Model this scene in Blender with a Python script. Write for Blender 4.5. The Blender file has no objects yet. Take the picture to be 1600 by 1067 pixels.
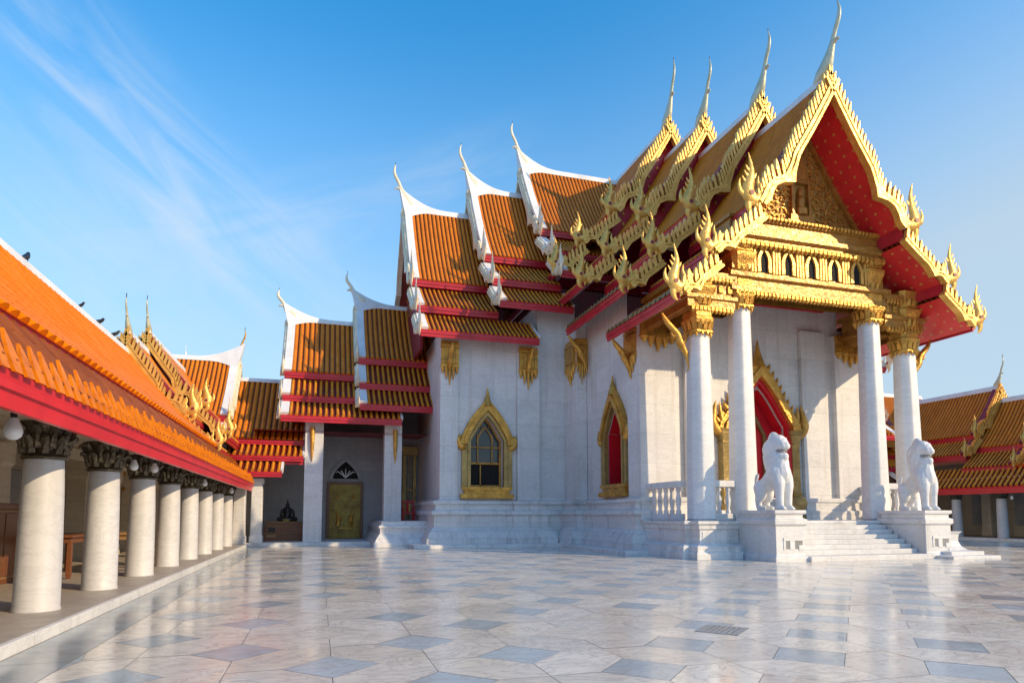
import bpy, bmesh, math, random
from mathutils import Vector, Matrix
R = math.radians
random.seed(7)
S = bpy.context.scene
COL = S.collection

# ---------------------------------------------------------------- camera
cam = bpy.data.cameras.new('camera'); cob = bpy.data.objects.new('camera', cam); COL.objects.link(cob)
cob.location = (0, 0, 1.6); cob.rotation_euler = (R(94.5), 0, R(-16.7))
cam.sensor_width = 36; cam.lens = 22.5; cam.shift_y = 0.1193; cam.clip_end = 3000; cam.clip_start = 0.1
S.camera = cob

# ---------------------------------------------------------------- light
SUN_DIR = Vector((-0.72, 0.69, -0.46)).normalized()        # the way the light travels
W = bpy.data.worlds.new('World'); S.world = W; W.use_nodes = True
wt = W.node_tree; wn = wt.nodes; wl = wt.links
for n in list(wn): wn.remove(n)
out = wn.new('ShaderNodeOutputWorld'); bg = wn.new('ShaderNodeBackground')
sky = wn.new('ShaderNodeTexSky'); sky.sky_type = 'NISHITA'; sky.sun_disc = False
sky.sun_elevation = math.asin(-SUN_DIR.z); sky.sun_rotation = math.atan2(-SUN_DIR.x, -SUN_DIR.y)
sky.air_density = 0.95; sky.dust_density = 0.5; sky.ozone_density = 2.6
tc = wn.new('ShaderNodeTexCoord')
hs = wn.new('ShaderNodeHueSaturation'); hs.inputs['Saturation'].default_value = 1.34; hs.inputs['Hue'].default_value = 0.49
wl.new(sky.outputs[0], hs.inputs['Color'])
# thin cirrus: noise drawn out along the drift of the wisps, in azimuth / elevation
def wm(op, a, b=0.0):
    o = wn.new('ShaderNodeMath'); o.operation = op
    for i, v in ((0, a), (1, b)):
        if isinstance(v, (int, float)): o.inputs[i].default_value = v
        else: wl.new(v, o.inputs[i])
    return o.outputs[0]
def wr(v, a, b, c=0.0, d=1.0):
    o = wn.new('ShaderNodeMapRange'); o.interpolation_type = 'SMOOTHSTEP'
    for i, q in ((1, a), (2, b), (3, c), (4, d)): o.inputs[i].default_value = q
    wl.new(v, o.inputs[0]); return o.outputs[0]
sx = wn.new('ShaderNodeSeparateXYZ'); wl.new(tc.outputs['Generated'], sx.inputs[0])
az = wm('ARCTAN2', sx.outputs[0], sx.outputs[1]); el = wm('ARCSINE', sx.outputs[2])
def wisp(ang, across0, width, a0, a1, seed, amt):
    ca, sa = math.cos(R(ang)), math.sin(R(ang))
    al = wm('SUBTRACT', wm('MULTIPLY', az, ca), wm('MULTIPLY', el, sa)); ac = wm('ADD', wm('MULTIPLY', az, sa), wm('MULTIPLY', el, ca))
    cb = wn.new('ShaderNodeCombineXYZ'); wl.new(wm('MULTIPLY', al, 3.0), cb.inputs[0]); wl.new(wm('MULTIPLY', ac, 14.0), cb.inputs[1]); cb.inputs[2].default_value = seed
    n = wn.new('ShaderNodeTexNoise'); n.inputs['Scale'].default_value = 1.3; n.inputs['Detail'].default_value = 8; n.inputs['Roughness'].default_value = 0.55; n.inputs['Distortion'].default_value = 0.9
    wl.new(cb.outputs[0], n.inputs['Vector'])
    d = wm('ABSOLUTE', wm('SUBTRACT', ac, R(across0)))
    m = wm('MULTIPLY', wr(d, 0.0, R(width), 1.0, 0.0), wm('MULTIPLY', wr(al, R(a0 - 12), R(a0 + 4)), wr(al, R(a1 - 8), R(a1 + 8), 1.0, 0.0)))
    return wm('MULTIPLY', wm('MULTIPLY', m, wr(n.outputs[0], 0.30, 0.74)), amt)
cl = wm('ADD', wisp(33.6, 14.1, 7.5, -33, -10, 1.7, 0.62), wisp(33.6, 6.0, 7.5, -30, -8, 4.4, 0.32))
cl = wm('ADD', cl, wisp(-16, 24.0, 5.0, -10, 24, 9.1, 0.25))
wsp = cl; cl = 0.0
cl = wm('ADD', cl, wm('MULTIPLY', wr(az, R(15), R(75)), wm('MULTIPLY', wr(el, R(4), R(50), 1.0, 0.0), 0.85)))      # thin veil thickening to the right
cl = wm('ADD', cl, wr(el, R(-4), R(42), 1.0, 0.0))                                                          # pale haze low down
mx = wn.new('ShaderNodeMixRGB'); mx.use_clamp = False; mx.inputs[2].default_value = (1.68, 2.08, 2.42, 1)
wl.new(wm('MINIMUM', cl, 0.9), mx.inputs[0]); wl.new(hs.outputs[0], mx.inputs[1])
mw = wn.new('ShaderNodeMixRGB'); mw.inputs[2].default_value = (2.15, 2.5, 2.8, 1)
wl.new(wm('MINIMUM', wsp, 0.9), mw.inputs[0]); wl.new(mx.outputs[0], mw.inputs[1])
wl.new(mw.outputs[0], bg.inputs[0]); bg.inputs[1].default_value = 0.15
wl.new(bg.outputs[0], out.inputs[0])
sl = bpy.data.lights.new('sun', 'SUN'); sl.energy = 2.0; sl.angle = R(0.55); sl.color = (1.0, 0.76, 0.46)
so = bpy.data.objects.new('sun', sl); COL.objects.link(so); so.rotation_euler = SUN_DIR.to_track_quat('-Z', 'Y').to_euler()
S.view_settings.view_transform = 'Standard'; S.view_settings.look = 'None'; S.view_settings.gamma = 1; S.view_settings.exposure = 1.1
S.cycles.max_bounces = 8

# ---------------------------------------------------------------- materials
def mat(name, rgb, rough=0.5, metal=0.0, build=None, coat=0.0):
    m = bpy.data.materials.new(name); m.use_nodes = True
    nt = m.node_tree; b = nt.nodes['Principled BSDF']
    b.inputs['Base Color'].default_value = (*rgb, 1); b.inputs['Roughness'].default_value = rough; b.inputs['Metallic'].default_value = metal
    if coat: b.inputs['Coat Weight'].default_value = coat; b.inputs['Coat Roughness'].default_value = 0.12
    if build: build(NT(nt, b), b)
    return m
class NT:
    def __init__(s, nt, b): s.t = nt; s.b = b
    def n(s, ty, **kw):
        o = s.t.nodes.new(ty)
        for k, v in kw.items():
            if k.startswith('i_'):
                k = k[2:]; o.inputs[int(k) if k.isdigit() else k].default_value = v
            else: setattr(o, k, v)
        return o
    def l(s, a, b): s.t.links.new(a, b)
    def pos(s): return s.n('ShaderNodeNewGeometry').outputs['Position']
    def uv(s): return s.n('ShaderNodeUVMap').outputs[0]
    def noise(s, vec, scale, detail=4, sc=None, rough=0.55, dist=0.0):
        if sc:
            m = s.n('ShaderNodeMapping'); m.inputs['Scale'].default_value = sc; s.l(vec, m.inputs[0]); vec = m.outputs[0]
        t = s.n('ShaderNodeTexNoise'); t.inputs['Scale'].default_value = scale; t.inputs['Detail'].default_value = detail
        t.inputs['Roughness'].default_value = rough; t.inputs['Distortion'].default_value = dist; s.l(vec, t.inputs['Vector']); return t.outputs[0]
    def rng(s, v, a, b, c=0.0, d=1.0):
        m = s.n('ShaderNodeMapRange'); m.inputs[1].default_value = a; m.inputs[2].default_value = b; m.inputs[3].default_value = c; m.inputs[4].default_value = d
        s.l(v, m.inputs[0]); return m.outputs[0]
    def mix(s, f, a, b, mode='MIX'):
        m = s.n('ShaderNodeMixRGB', blend_type=mode)
        for i, v in ((0, f), (1, a), (2, b)):
            if isinstance(v, (int, float)): m.inputs[i].default_value = v
            elif isinstance(v, tuple): m.inputs[i].default_value = (*v, 1)
            else: s.l(v, m.inputs[i])
        return m.outputs[0]
    def m(s, op, a, b=0.0):
        o = s.n('ShaderNodeMath', operation=op)
        for i, v in ((0, a), (1, b)):
            if isinstance(v, (int, float)): o.inputs[i].default_value = v
            else: s.l(v, o.inputs[i])
        return o.outputs[0]
    def col(s, c): s.l(c, s.b.inputs['Base Color'])
    def rough(s, c): s.l(c, s.b.inputs['Roughness'])
    def bump(s, h, strength=0.3, dist=0.02):
        o = s.n('ShaderNodeBump'); o.inputs['Strength'].default_value = strength; o.inputs['Distance'].default_value = dist
        s.l(h, o.inputs['Height']); s.l(o.outputs[0], s.b.inputs['Normal'])

def b_marble(base, dirty, streak, joint=True, jw=1.5, jh=0.62, amt=0.5):
    def f(t, b):
        p = t.pos()
        c = t.mix(t.rng(t.noise(p, 0.55, 5, (1, 1, 1.6)), 0.35, 0.7), base, tuple(x * 0.9 for x in base))
        vein = t.noise(p, 1.2, 8, (1, 1, 2.6), 0.62, 1.6)
        v = t.rng(t.m('ABSOLUTE', t.m('SUBTRACT', vein, 0.5)), 0.0, 0.05, 0.35, 0.0)
        c = t.mix(v, c, tuple(x * 0.62 for x in base))
        st = t.rng(t.noise(p, 1.3, 6, (2.2, 2.2, 0.16)), 0.52, 0.75, 0, amt)
        c = t.mix(st, c, streak)
        d = t.rng(t.noise(p, 0.8, 7, (1, 1, 0.8), 0.65), 0.58, 0.8, 0, amt * 0.9)
        c = t.mix(d, c, dirty)
        if joint:
            sp = t.n('ShaderNodeSeparateXYZ'); t.l(p, sp.inputs[0])
            cb = t.n('ShaderNodeCombineXYZ'); t.l(t.m('ADD', sp.outputs[0], sp.outputs[1]), cb.inputs[0]); t.l(sp.outputs[2], cb.inputs[1])
            br = t.n('ShaderNodeTexBrick'); t.l(cb.outputs[0], br.inputs['Vector'])
            br.inputs['Scale'].default_value = 1; br.inputs['Mortar Size'].default_value = 0.006; br.inputs['Brick Width'].default_value = jw; br.inputs['Row Height'].default_value = jh
            br.inputs['Color1'].default_value = (1, 1, 1, 1); br.inputs['Color2'].default_value = (0.86, 0.87, 0.89, 1); br.inputs['Mortar'].default_value = (0.64, 0.63, 0.61, 1); br.inputs['Bias'].default_value = -0.2
            c = t.mix(1.0, c, br.outputs[0], 'MULTIPLY')
        t.col(c); t.rough(t.rng(t.noise(p, 3, 4), 0.3, 0.7, 0.38, 0.6))
        t.bump(t.noise(p, 22, 4), 0.12, 0.01)
    return f
M = {}
M['marble'] = mat('white_marble', (0.820, 0.825, 0.837), 0.45, build=b_marble((0.770, 0.759, 0.749), (0.523, 0.503, 0.474), (0.581, 0.547, 0.511), True, 2.4, 1.24, 0.85))
M['plinth'] = mat('plinth_marble', (0.850, 0.850, 0.850), 0.45, build=b_marble((0.797, 0.789, 0.774), (0.353, 0.346, 0.337), (0.490, 0.460, 0.437), True, 1.9, 0.4, 0.95))
M['column'] = mat('column_marble', (0.806, 0.806, 0.806), 0.38, build=b_marble((0.772, 0.765, 0.753), (0.605, 0.586, 0.553), (0.669, 0.650, 0.617), False, amt=0.4))
M['gallery_column'] = mat('gallery_column_marble', (0.714, 0.764, 0.899), 0.42, build=b_marble((0.630, 0.630, 0.649), (0.401, 0.380, 0.354), (0.509, 0.487, 0.472), False, 40, 1.55, 0.6))
M['lion'] = mat('lion_stone', (0.773, 0.773, 0.773), 0.5, build=b_marble((0.773, 0.773, 0.773), (0.614, 0.594, 0.562), (0.693, 0.673, 0.640), False, amt=0.45))
M['grey_wall'] = mat('grey_marble', (0.446, 0.446, 0.459), 0.5, build=b_marble((0.432, 0.432, 0.439), (0.243, 0.240, 0.236), (0.324, 0.317, 0.311), True, 1.3, 0.6))
M['gallery_wall'] = mat('gallery_plaster', (0.920, 0.893, 0.699), 0.6, build=b_marble((0.707, 0.605, 0.460), (0.395, 0.327, 0.230), (0.541, 0.446, 0.331), True, 2.2, 1.0))
M['shade_beak_grey'] = mat('mouth_shadow', (0.25, 0.25, 0.25), 0.7)  # flat grey painted as shade in mouths and recesses; also the beaks

def b_floor(t, b):
    p = t.pos()
    at = t.n('ShaderNodeVertexColor', layer_name='tint')
    off = t.n('ShaderNodeVectorMath', operation='SCALE'); t.l(at.outputs[0], off.inputs[0]); off.inputs['Scale'].default_value = 180
    q = t.n('ShaderNodeVectorMath', operation='ADD'); t.l(p, q.inputs[0]); t.l(off.outputs[0], q.inputs[1]); q = q.outputs[0]   # every slab cut from another spot
    c = t.mix(t.rng(t.noise(q, 1.1, 7, (1, 2.2, 1), 0.6, 1.2), 0.32, 0.7, 0, 0.42), at.outputs[0], (0.60, 0.57, 0.535))
    vein = t.noise(q, 1.3, 9, (1.0, 1.7, 1), 0.62, 2.2)
    v = t.rng(t.m('ABSOLUTE', t.m('SUBTRACT', vein, 0.5)), 0.0, 0.04, 0.5, 0.0)
    c = t.mix(v, c, (0.36, 0.35, 0.35))
    c = t.mix(t.rng(t.noise(p, 0.33, 6), 0.48, 0.74, 0, 0.3), c, (0.60, 0.52, 0.43))
    c = t.mix(t.rng(t.noise(p, 2.6, 8, None, 0.7), 0.62, 0.80, 0, 0.28), c, (0.40, 0.355, 0.32))
    t.col(c); b.inputs['Specular IOR Level'].default_value = 0.28
    t.rough(t.m('ADD', t.rng(t.noise(p, 0.7, 6), 0.3, 0.72, 0.07, 0.24), t.rng(t.noise(p, 5, 6), 0.45, 0.8, 0.0, 0.16)))
    t.bump(t.m('ADD', t.noise(p, 2.2, 3), t.m('MULTIPLY', t.noise(q, 0.9, 2), 2.0)), 0.05, 0.006)
M['floor'] = mat('polished_marble_tile', (0.6, 0.58, 0.56), 0.15, build=b_floor)
M['grout'] = mat('grout', (0.26, 0.245, 0.23), 0.8)
M['ground'] = mat('ground', (0.33, 0.31, 0.29), 0.8, build=lambda t, b: t.col(t.mix(t.noise(t.pos(), 0.6, 6), (0.38, 0.36, 0.33), (0.27, 0.25, 0.23))))

def b_paint_late(t, b):
    p = t.pos(); t.col(t.mix(t.rng(t.noise(p, 6, 5), 0.4, 0.7), (0.80, 0.22, 0.006), (0.55, 0.13, 0.006))); b.inputs['Specular IOR Level'].default_value = 0.1
def b_tile(c1, c2, c3, dirt=0.35, gap=(0.16, 0.045, 0.015), gw=0.13, spec=0.22):
    def f(t, b):
        uv = t.uv(); p = t.pos()                                        # u counts the ribs, v runs down the slope in metres
        sp = t.n('ShaderNodeSeparateXYZ'); t.l(uv, sp.inputs[0])
        cb = t.n('ShaderNodeCombineXYZ')
        t.l(t.m('FLOOR', sp.outputs[0]), cb.inputs[0]); t.l(t.m('FLOOR', t.m('DIVIDE', sp.outputs[1], 0.55)), cb.inputs[1])
        w = t.n('ShaderNodeTexWhiteNoise', noise_dimensions='2D'); t.l(cb.outputs[0], w.inputs['Vector'])
        c = t.mix(w.outputs[0], c1, c2)
        c = t.mix(t.rng(t.noise(p, 0.7, 6), 0.42, 0.72, 0, 0.55), c, c3)
        c = t.mix(t.rng(t.noise(p, 4, 6), 0.56, 0.8, 0, dirt), c, (0.13, 0.055, 0.02))
        fr = t.m('FRACT', sp.outputs[0]); ed = t.m('MINIMUM', fr, t.m('SUBTRACT', 1.0, fr))
        c = t.mix(t.rng(ed, gw - .02, gw + .03, 1.0, 0.0), c, gap)
        t.col(c); t.rough(t.rng(w.outputs[0], 0, 1, 0.30, 0.48)); b.inputs['Specular IOR Level'].default_value = spec
        t.bump(t.noise(p, 14, 3), 0.10, 0.01)
    return f
M['tile'] = mat('glazed_orange_tile', (0.669, 0.227, 0.022), 0.3, build=b_tile((0.750, 0.232, 0.010), (0.616, 0.176, 0.008), (0.630, 0.199, 0.016)))
M['tile_eave'] = mat('glazed_eave_tile', (0.690, 0.253, 0.030), 0.3, build=b_tile((0.745, 0.297, 0.023), (0.593, 0.215, 0.016), (0.580, 0.221, 0.030), 0.45, (0.179, 0.023, 0.016), 0.24))
M['tile_bright'] = mat('glazed_bright_tile', (0.826, 0.276, 0.028), 0.3, build=b_tile((0.783, 0.199, 0.000), (0.688, 0.158, 0.000), (0.736, 0.184, 0.000), 0.25, (0.356, 0.061, 0.000), 0.11, 0.05))
M['leaf'] = mat('glazed_leaf_tile', (0.828, 0.198, 0.008), 0.35, build=b_paint_late)
M['tile_old'] = mat('weathered_eave_tile', (0.345, 0.124, 0.033), 0.4, build=b_tile((0.318, 0.081, 0.008), (0.221, 0.050, 0.008), (0.152, 0.046, 0.010), 0.8, (0.042, 0.009, 0.007), 0.27, 0.2))
def b_gold(c1, c2, bs=1.0, scale=16):
    def f(t, b):
        p = t.pos()
        n = t.noise(p, 2.2, 6, None, 0.65)
        t.col(t.mix(t.rng(n, 0.38, 0.7), c1, c2))
        vo = t.n('ShaderNodeTexVoronoi', feature='SMOOTH_F1'); vo.inputs['Scale'].default_value = scale; t.l(p, vo.inputs['Vector'])
        h = t.m('ADD', vo.outputs['Distance'], t.m('MULTIPLY', t.noise(p, scale * 1.7, 4), 0.6))
        t.bump(h, 0.5 * bs, 0.035); t.rough(t.rng(t.noise(p, 6, 4), 0.3, 0.7, 0.24, 0.5))
    return f
M['gold'] = mat('gilding', (0.845, 0.549, 0.107), 0.4, 0.5, b_gold((0.751, 0.412, 0.076), (0.388, 0.190, 0.031)))
M['gold_smooth'] = mat('gilding_smooth', (0.810, 0.439, 0.102), 0.42, 0.3, b_gold((0.485, 0.247, 0.046), (0.283, 0.132, 0.026), 0.6, 12))
M['gold_board'] = mat('bargeboard_gilding', (0.843, 0.746, 0.320), 0.42, 0.4, b_gold((0.843, 0.505, 0.125), (0.605, 0.319, 0.062), 0.55, 18))
M['gold_pale'] = mat('pale_gilding', (0.570, 0.425, 0.213), 0.45, 0.1, b_gold((0.246, 0.168, 0.061), (0.164, 0.102, 0.033), 0.35, 9))
M['gold_dull'] = mat('dull_gilding', (0.660, 0.475, 0.185), 0.5, 0.3, b_gold((0.502, 0.343, 0.112), (0.277, 0.185, 0.059)))
M['mosaic'] = mat('glass_mosaic', (0.818, 0.818, 0.660), 0.3, 0.25, b_gold((0.660, 0.660, 0.502), (0.475, 0.475, 0.317), 0.5, 22))
M['ivory'] = mat('ivory_gilding', (0.920, 0.920, 0.818), 0.45, 0.05, b_gold((0.871, 0.818, 0.660), (0.739, 0.634, 0.409), 0.3, 12))
def b_paint(c, k=0.75, sc=(1, 1, 1)):
    def f(t, b):
        p = t.pos()
        t.col(t.mix(t.rng(t.noise(p, 1.4, 6, sc), 0.4, 0.75), c, tuple(x * k for x in c)))
        t.bump(t.noise(p, 9, 4), 0.08, 0.01)
    return f
M['red'] = mat('red_lacquer', (0.546, 0.026, 0.046), 0.32, build=b_paint((0.546, 0.026, 0.047), 0.68))
M['red_bright'] = mat('red_eave_paint', (0.806, 0.039, 0.046), 0.28, build=b_paint((0.715, 0.029, 0.039), 0.8))
M['red_dark'] = mat('red_dark', (0.260, 0.016, 0.026), 0.5, build=b_paint((0.260, 0.018, 0.029)))
M['red_door'] = mat('red_door', (0.650, 0.010, 0.026), 0.4, build=b_paint((0.624, 0.010, 0.023), 0.8))
M['plaster'] = mat('white_plaster', (0.840, 0.840, 0.840), 0.5, build=b_paint((0.840, 0.840, 0.840), 0.82, (1, 1, 0.5)))
def b_soffit(t, b):
    uv = t.uv(); p = t.pos()
    m = t.n('ShaderNodeMapping'); m.inputs['Scale'].default_value = (1 / 0.45, 1 / 0.45, 1); t.l(uv, m.inputs[0])
    fr = t.n('ShaderNodeVectorMath', operation='FRACTION'); t.l(m.outputs[0], fr.inputs[0])
    sb = t.n('ShaderNodeVectorMath', operation='SUBTRACT'); sb.inputs[1].default_value = (0.5, 0.5, 0); t.l(fr.outputs[0], sb.inputs[0])
    sp = t.n('ShaderNodeSeparateXYZ'); t.l(sb.outputs[0], sp.inputs[0])
    ang = t.m('ARCTAN2', sp.outputs[1], sp.outputs[0])
    ln = t.n('ShaderNodeVectorMath', operation='LENGTH'); t.l(sb.outputs[0], ln.inputs[0])
    rr = t.m('ADD', t.m('MULTIPLY', t.m('COSINE', t.m('MULTIPLY', ang, 6)), 0.055), 0.11)
    star = t.m('MULTIPLY', t.m('LESS_THAN', ln.outputs['Value'], rr), t.rng(t.noise(p, 7, 4), 0.40, 0.55, 0.1, 1.0))
    c = t.mix(t.rng(t.noise(p, 1.5, 5), 0.4, 0.75), (0.72, 0.034, 0.034), (0.58, 0.026, 0.028))
    t.col(t.mix(star, c, (0.6, 0.38, 0.09)))
    t.bump(star, 0.3, 0.02)
M['soffit'] = mat('red_soffit', (0.45, 0.02, 0.03), 0.4, build=b_soffit)
def b_boards(t, b):
    uv = t.uv(); p = t.pos()
    t.col(t.mix(t.rng(t.noise(p, 1.2, 5), 0.4, 0.7), (0.34, 0.045, 0.04), (0.22, 0.07, 0.045)))
M['boards'] = mat('eave_boards', (0.2, 0.03, 0.03), 0.6, build=b_boards)
def b_wood(c):
    def f(t, b):
        p = t.pos(); t.col(t.mix(t.noise(p, 3, 6, (1, 1, 7), 0.6, 1.0), c, tuple(x * 0.5 for x in c)))
    return f
M['wood'] = mat('varnished_wood', (0.2, 0.07, 0.03), 0.35, build=b_wood((0.24, 0.085, 0.035)))
M['wood_light'] = mat('light_wood', (0.4, 0.22, 0.09), 0.45, build=b_wood((0.42, 0.24, 0.10)))
M['bronze'] = mat('dark_bronze', (0.09, 0.07, 0.045), 0.5, 0.4, b_gold((0.13, 0.10, 0.06), (0.055, 0.045, 0.03)))
M['black'] = mat('black_bronze', (0.02, 0.02, 0.02), 0.4, 0.2, b_paint((0.022, 0.02, 0.018)))
M['glass'] = mat('window_glass', (0.03, 0.04, 0.045), 0.08, build=b_paint((0.05, 0.065, 0.07)))
M['void'] = mat('dark_interior', (0.012, 0.011, 0.01), 0.9, build=b_paint((0.014, 0.012, 0.011)))  # near-black colour painted in for the unlit depth of openings
M['lamp'] = mat('opal_glass', (0.85, 0.85, 0.85), 0.2, build=b_paint((0.85, 0.86, 0.87), 0.95), coat=0.4)
M['steel'] = mat('grey_metal', (0.4, 0.43, 0.45), 0.45, 0.4, b_paint((0.42, 0.45, 0.47)))
M['gilt_door'] = mat('gilt_lacquer_door', (0.5, 0.35, 0.06), 0.4, 0.4, b_gold((0.33, 0.23, 0.045), (0.15, 0.09, 0.015), 0.9, 20))
def b_carved(t, b):
    p = t.pos()
    vo = t.n('ShaderNodeTexVoronoi', feature='SMOOTH_F1'); vo.inputs['Scale'].default_value = 11; t.l(p, vo.inputs['Vector'])
    n = t.noise(p, 20, 3)
    t.col(t.mix(t.rng(n, 0.4, 0.6), (0.30, 0.14, 0.035), (0.62, 0.38, 0.09))); t.bump(vo.outputs['Distance'], 0.8, 0.05)
M['carved'] = mat('carved_ground', (0.3, 0.15, 0.04), 0.5, 0.3, b_carved)

# ---------------------------------------------------------------- mesh helper
class MB:
    def __init__(s, f=None): s.v = []; s.fc = []; s.uvs = {}; s.f = f
    def P(s, *p):
        s.v.append(tuple(s.f(*p)) if s.f else tuple(p)); return len(s.v) - 1
    def face(s, idx, uv=None):
        s.fc.append(tuple(idx))
        if uv: s.uvs[len(s.fc) - 1] = uv
    def quad(s, a, b, c, d, uv=None): s.face([s.P(*a), s.P(*b), s.P(*c), s.P(*d)], uv)
    def box(s, x0, x1, y0, y1, z0, z1):
        i = [s.P(x, y, z) for z in (z0, z1) for x, y in ((x0, y0), (x1, y0), (x1, y1), (x0, y1))]
        for q in ((3, 2, 1, 0), (4, 5, 6, 7), (0, 1, 5, 4), (1, 2, 6, 5), (2, 3, 7, 6), (3, 0, 4, 7)): s.face([i[k] for k in q])
        return s
    def loft(s, rings, cap0=True, cap1=True, closed=True):
        ids = [[s.P(*p) for p in r] for r in rings]; n = len(ids[0])
        for a, b in zip(ids, ids[1:]):
            for k in range(n if closed else n - 1):
                s.face((a[k], a[(k + 1) % n], b[(k + 1) % n], b[k]))
        if cap0: s.face(ids[0][::-1])
        if cap1: s.face(ids[-1])
        return s
    def prism(s, pts, fa, fb):            # outline pts mapped by two functions
        return s.loft([[fa(*p) for p in pts], [fb(*p) for p in pts]])
    def lathe(s, cx, cy, prof, n=16, rot=0.0, sq=None):
        rings = []
        for r, z in prof:
            rings.append([(cx + r * math.cos(rot + 2 * math.pi * k / n), cy + r * math.sin(rot + 2 * math.pi * k / n), z) for k in range(n)])
        return s.loft(rings)
    def csq(s, cx, cy, prof, ch=0.28):    # square section with chamfered corners; prof (half width, z)
        rings = []
        for r, z in prof:
            c = r * (1 - ch)
            rings.append([(cx + a, cy + b, z) for a, b in ((r, -c), (r, c), (c, r), (-c, r), (-r, c), (-r, -c), (-c, -r), (c, -r))])
        return s.loft(rings)
    def sweep(s, pts, radii, n=8, sub=4, flat=None):
        P = [Vector(p) for p in pts]
        if sub > 1 and len(P) > 2:
            Q = []; RR = []
            for i in range(len(P) - 1):
                p0 = P[max(i - 1, 0)]; p1 = P[i]; p2 = P[i + 1]; p3 = P[min(i + 2, len(P) - 1)]
                for k in range(sub):
                    t = k / sub
                    Q.append(0.5 * ((2 * p1) + (p2 - p0) * t + (2 * p0 - 5 * p1 + 4 * p2 - p3) * t * t + (3 * p1 - p0 - 3 * p2 + p3) * t ** 3))
                    RR.append(radii[i] * (1 - t) + radii[i + 1] * t)
            Q.append(P[-1]); RR.append(radii[-1]); P, radii = Q, RR
        ref = Vector(flat[0]).normalized() if flat else Vector((0.31, 0.22, 0.93)).normalized()
        fl = flat[1] if flat else 1.0
        rings = []
        for i, p in enumerate(P):
            t = (P[min(i + 1, len(P) - 1)] - P[max(i - 1, 0)]).normalized()
            u = (ref - t * ref.dot(t))
            if u.length < 1e-4: u = t.orthogonal()
            u.normalize(); w = t.cross(u)
            rings.append([tuple(p + (u * fl * math.cos(2 * math.pi * k / n) + w * math.sin(2 * math.pi * k / n)) * radii[i]) for k in range(n)])
        return s.loft(rings)
    def mould(s, poly, prof, cap=True):
        n = len(poly); rings = []
        nr = []
        for i in range(n):
            a, b = poly[i], poly[(i + 1) % n]; dx, dy = b[0] - a[0], b[1] - a[1]; L = math.hypot(dx, dy); nr.append((dy / L, -dx / L))
        for d, z in prof:
            r = []
            for i in range(n):
                n1, n2 = nr[i - 1], nr[i]; k = 1 + n1[0] * n2[0] + n1[1] * n2[1]
                r.append((poly[i][0] + (n1[0] + n2[0]) / k * d, poly[i][1] + (n1[1] + n2[1]) / k * d, z))
            rings.append(r)
        return s.loft(rings, False, cap)
    def build(s, name, m, parent=None, smooth=None, bevel=None, label=None, kind=None):
        me = bpy.data.meshes.new(name); o0 = Vector((0, 0, 0))
        if parent:
            q = parent
            while q: o0 = o0 + q.location; q = q.parent
        me.from_pydata([tuple(Vector(v) - o0) for v in s.v], [], s.fc)
        if s.uvs:
            ul = me.uv_layers.new(name='UVMap')
            for fi, uv in s.uvs.items():
                for k, li in enumerate(me.polygons[fi].loop_indices): ul.data[li].uv = uv[k]
        bm = bmesh.new(); bm.from_mesh(me)
        bmesh.ops.recalc_face_normals(bm, faces=bm.faces)
        bm.to_mesh(me); bm.free()
        me.materials.append(M[m])
        if smooth is not None:
            me.shade_smooth()
            me.set_sharp_from_angle(angle=R(smooth))
        o = bpy.data.objects.new(name, me); COL.objects.link(o)
        if parent: o.parent = parent
        if bevel:
            b = o.modifiers.new('bevel', 'BEVEL'); b.width = bevel; b.segments = 2; b.limit_method = 'ANGLE'; b.angle_limit = R(40)
        if label: o['label'] = label
        if kind: o['kind'] = kind
        return o
def empty(name, loc, label, cat, group=None):
    o = bpy.data.objects.new(name, None); COL.objects.link(o); o.location = loc; o.empty_display_size = 0.3
    o['label'] = label; o['category'] = cat
    if group: o['group'] = group
    return o
def tag(o, label, cat, group=None):
    o['label'] = label; o['category'] = cat
    if group: o['group'] = group
    return o
def copy_tree(o, parent=None):
    c = o.copy(); COL.objects.link(c); c.parent = parent
    for ch in o.children: copy_tree(ch, c)
    return c

AX, AY = 18.6, 37.0                                 # nave axis (x), transept axis (y)
f_id = lambda x, y, z: (x, y, z)
f_mir = lambda x, y, z: (2 * AX - x, y, z)
f_nave = lambda a, o, z: (AX + o, a, z)
f_trL = lambda a, o, z: (a, AY - o, z)
f_trR = lambda a, o, z: (2 * AX - a, AY - o, z)

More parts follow.
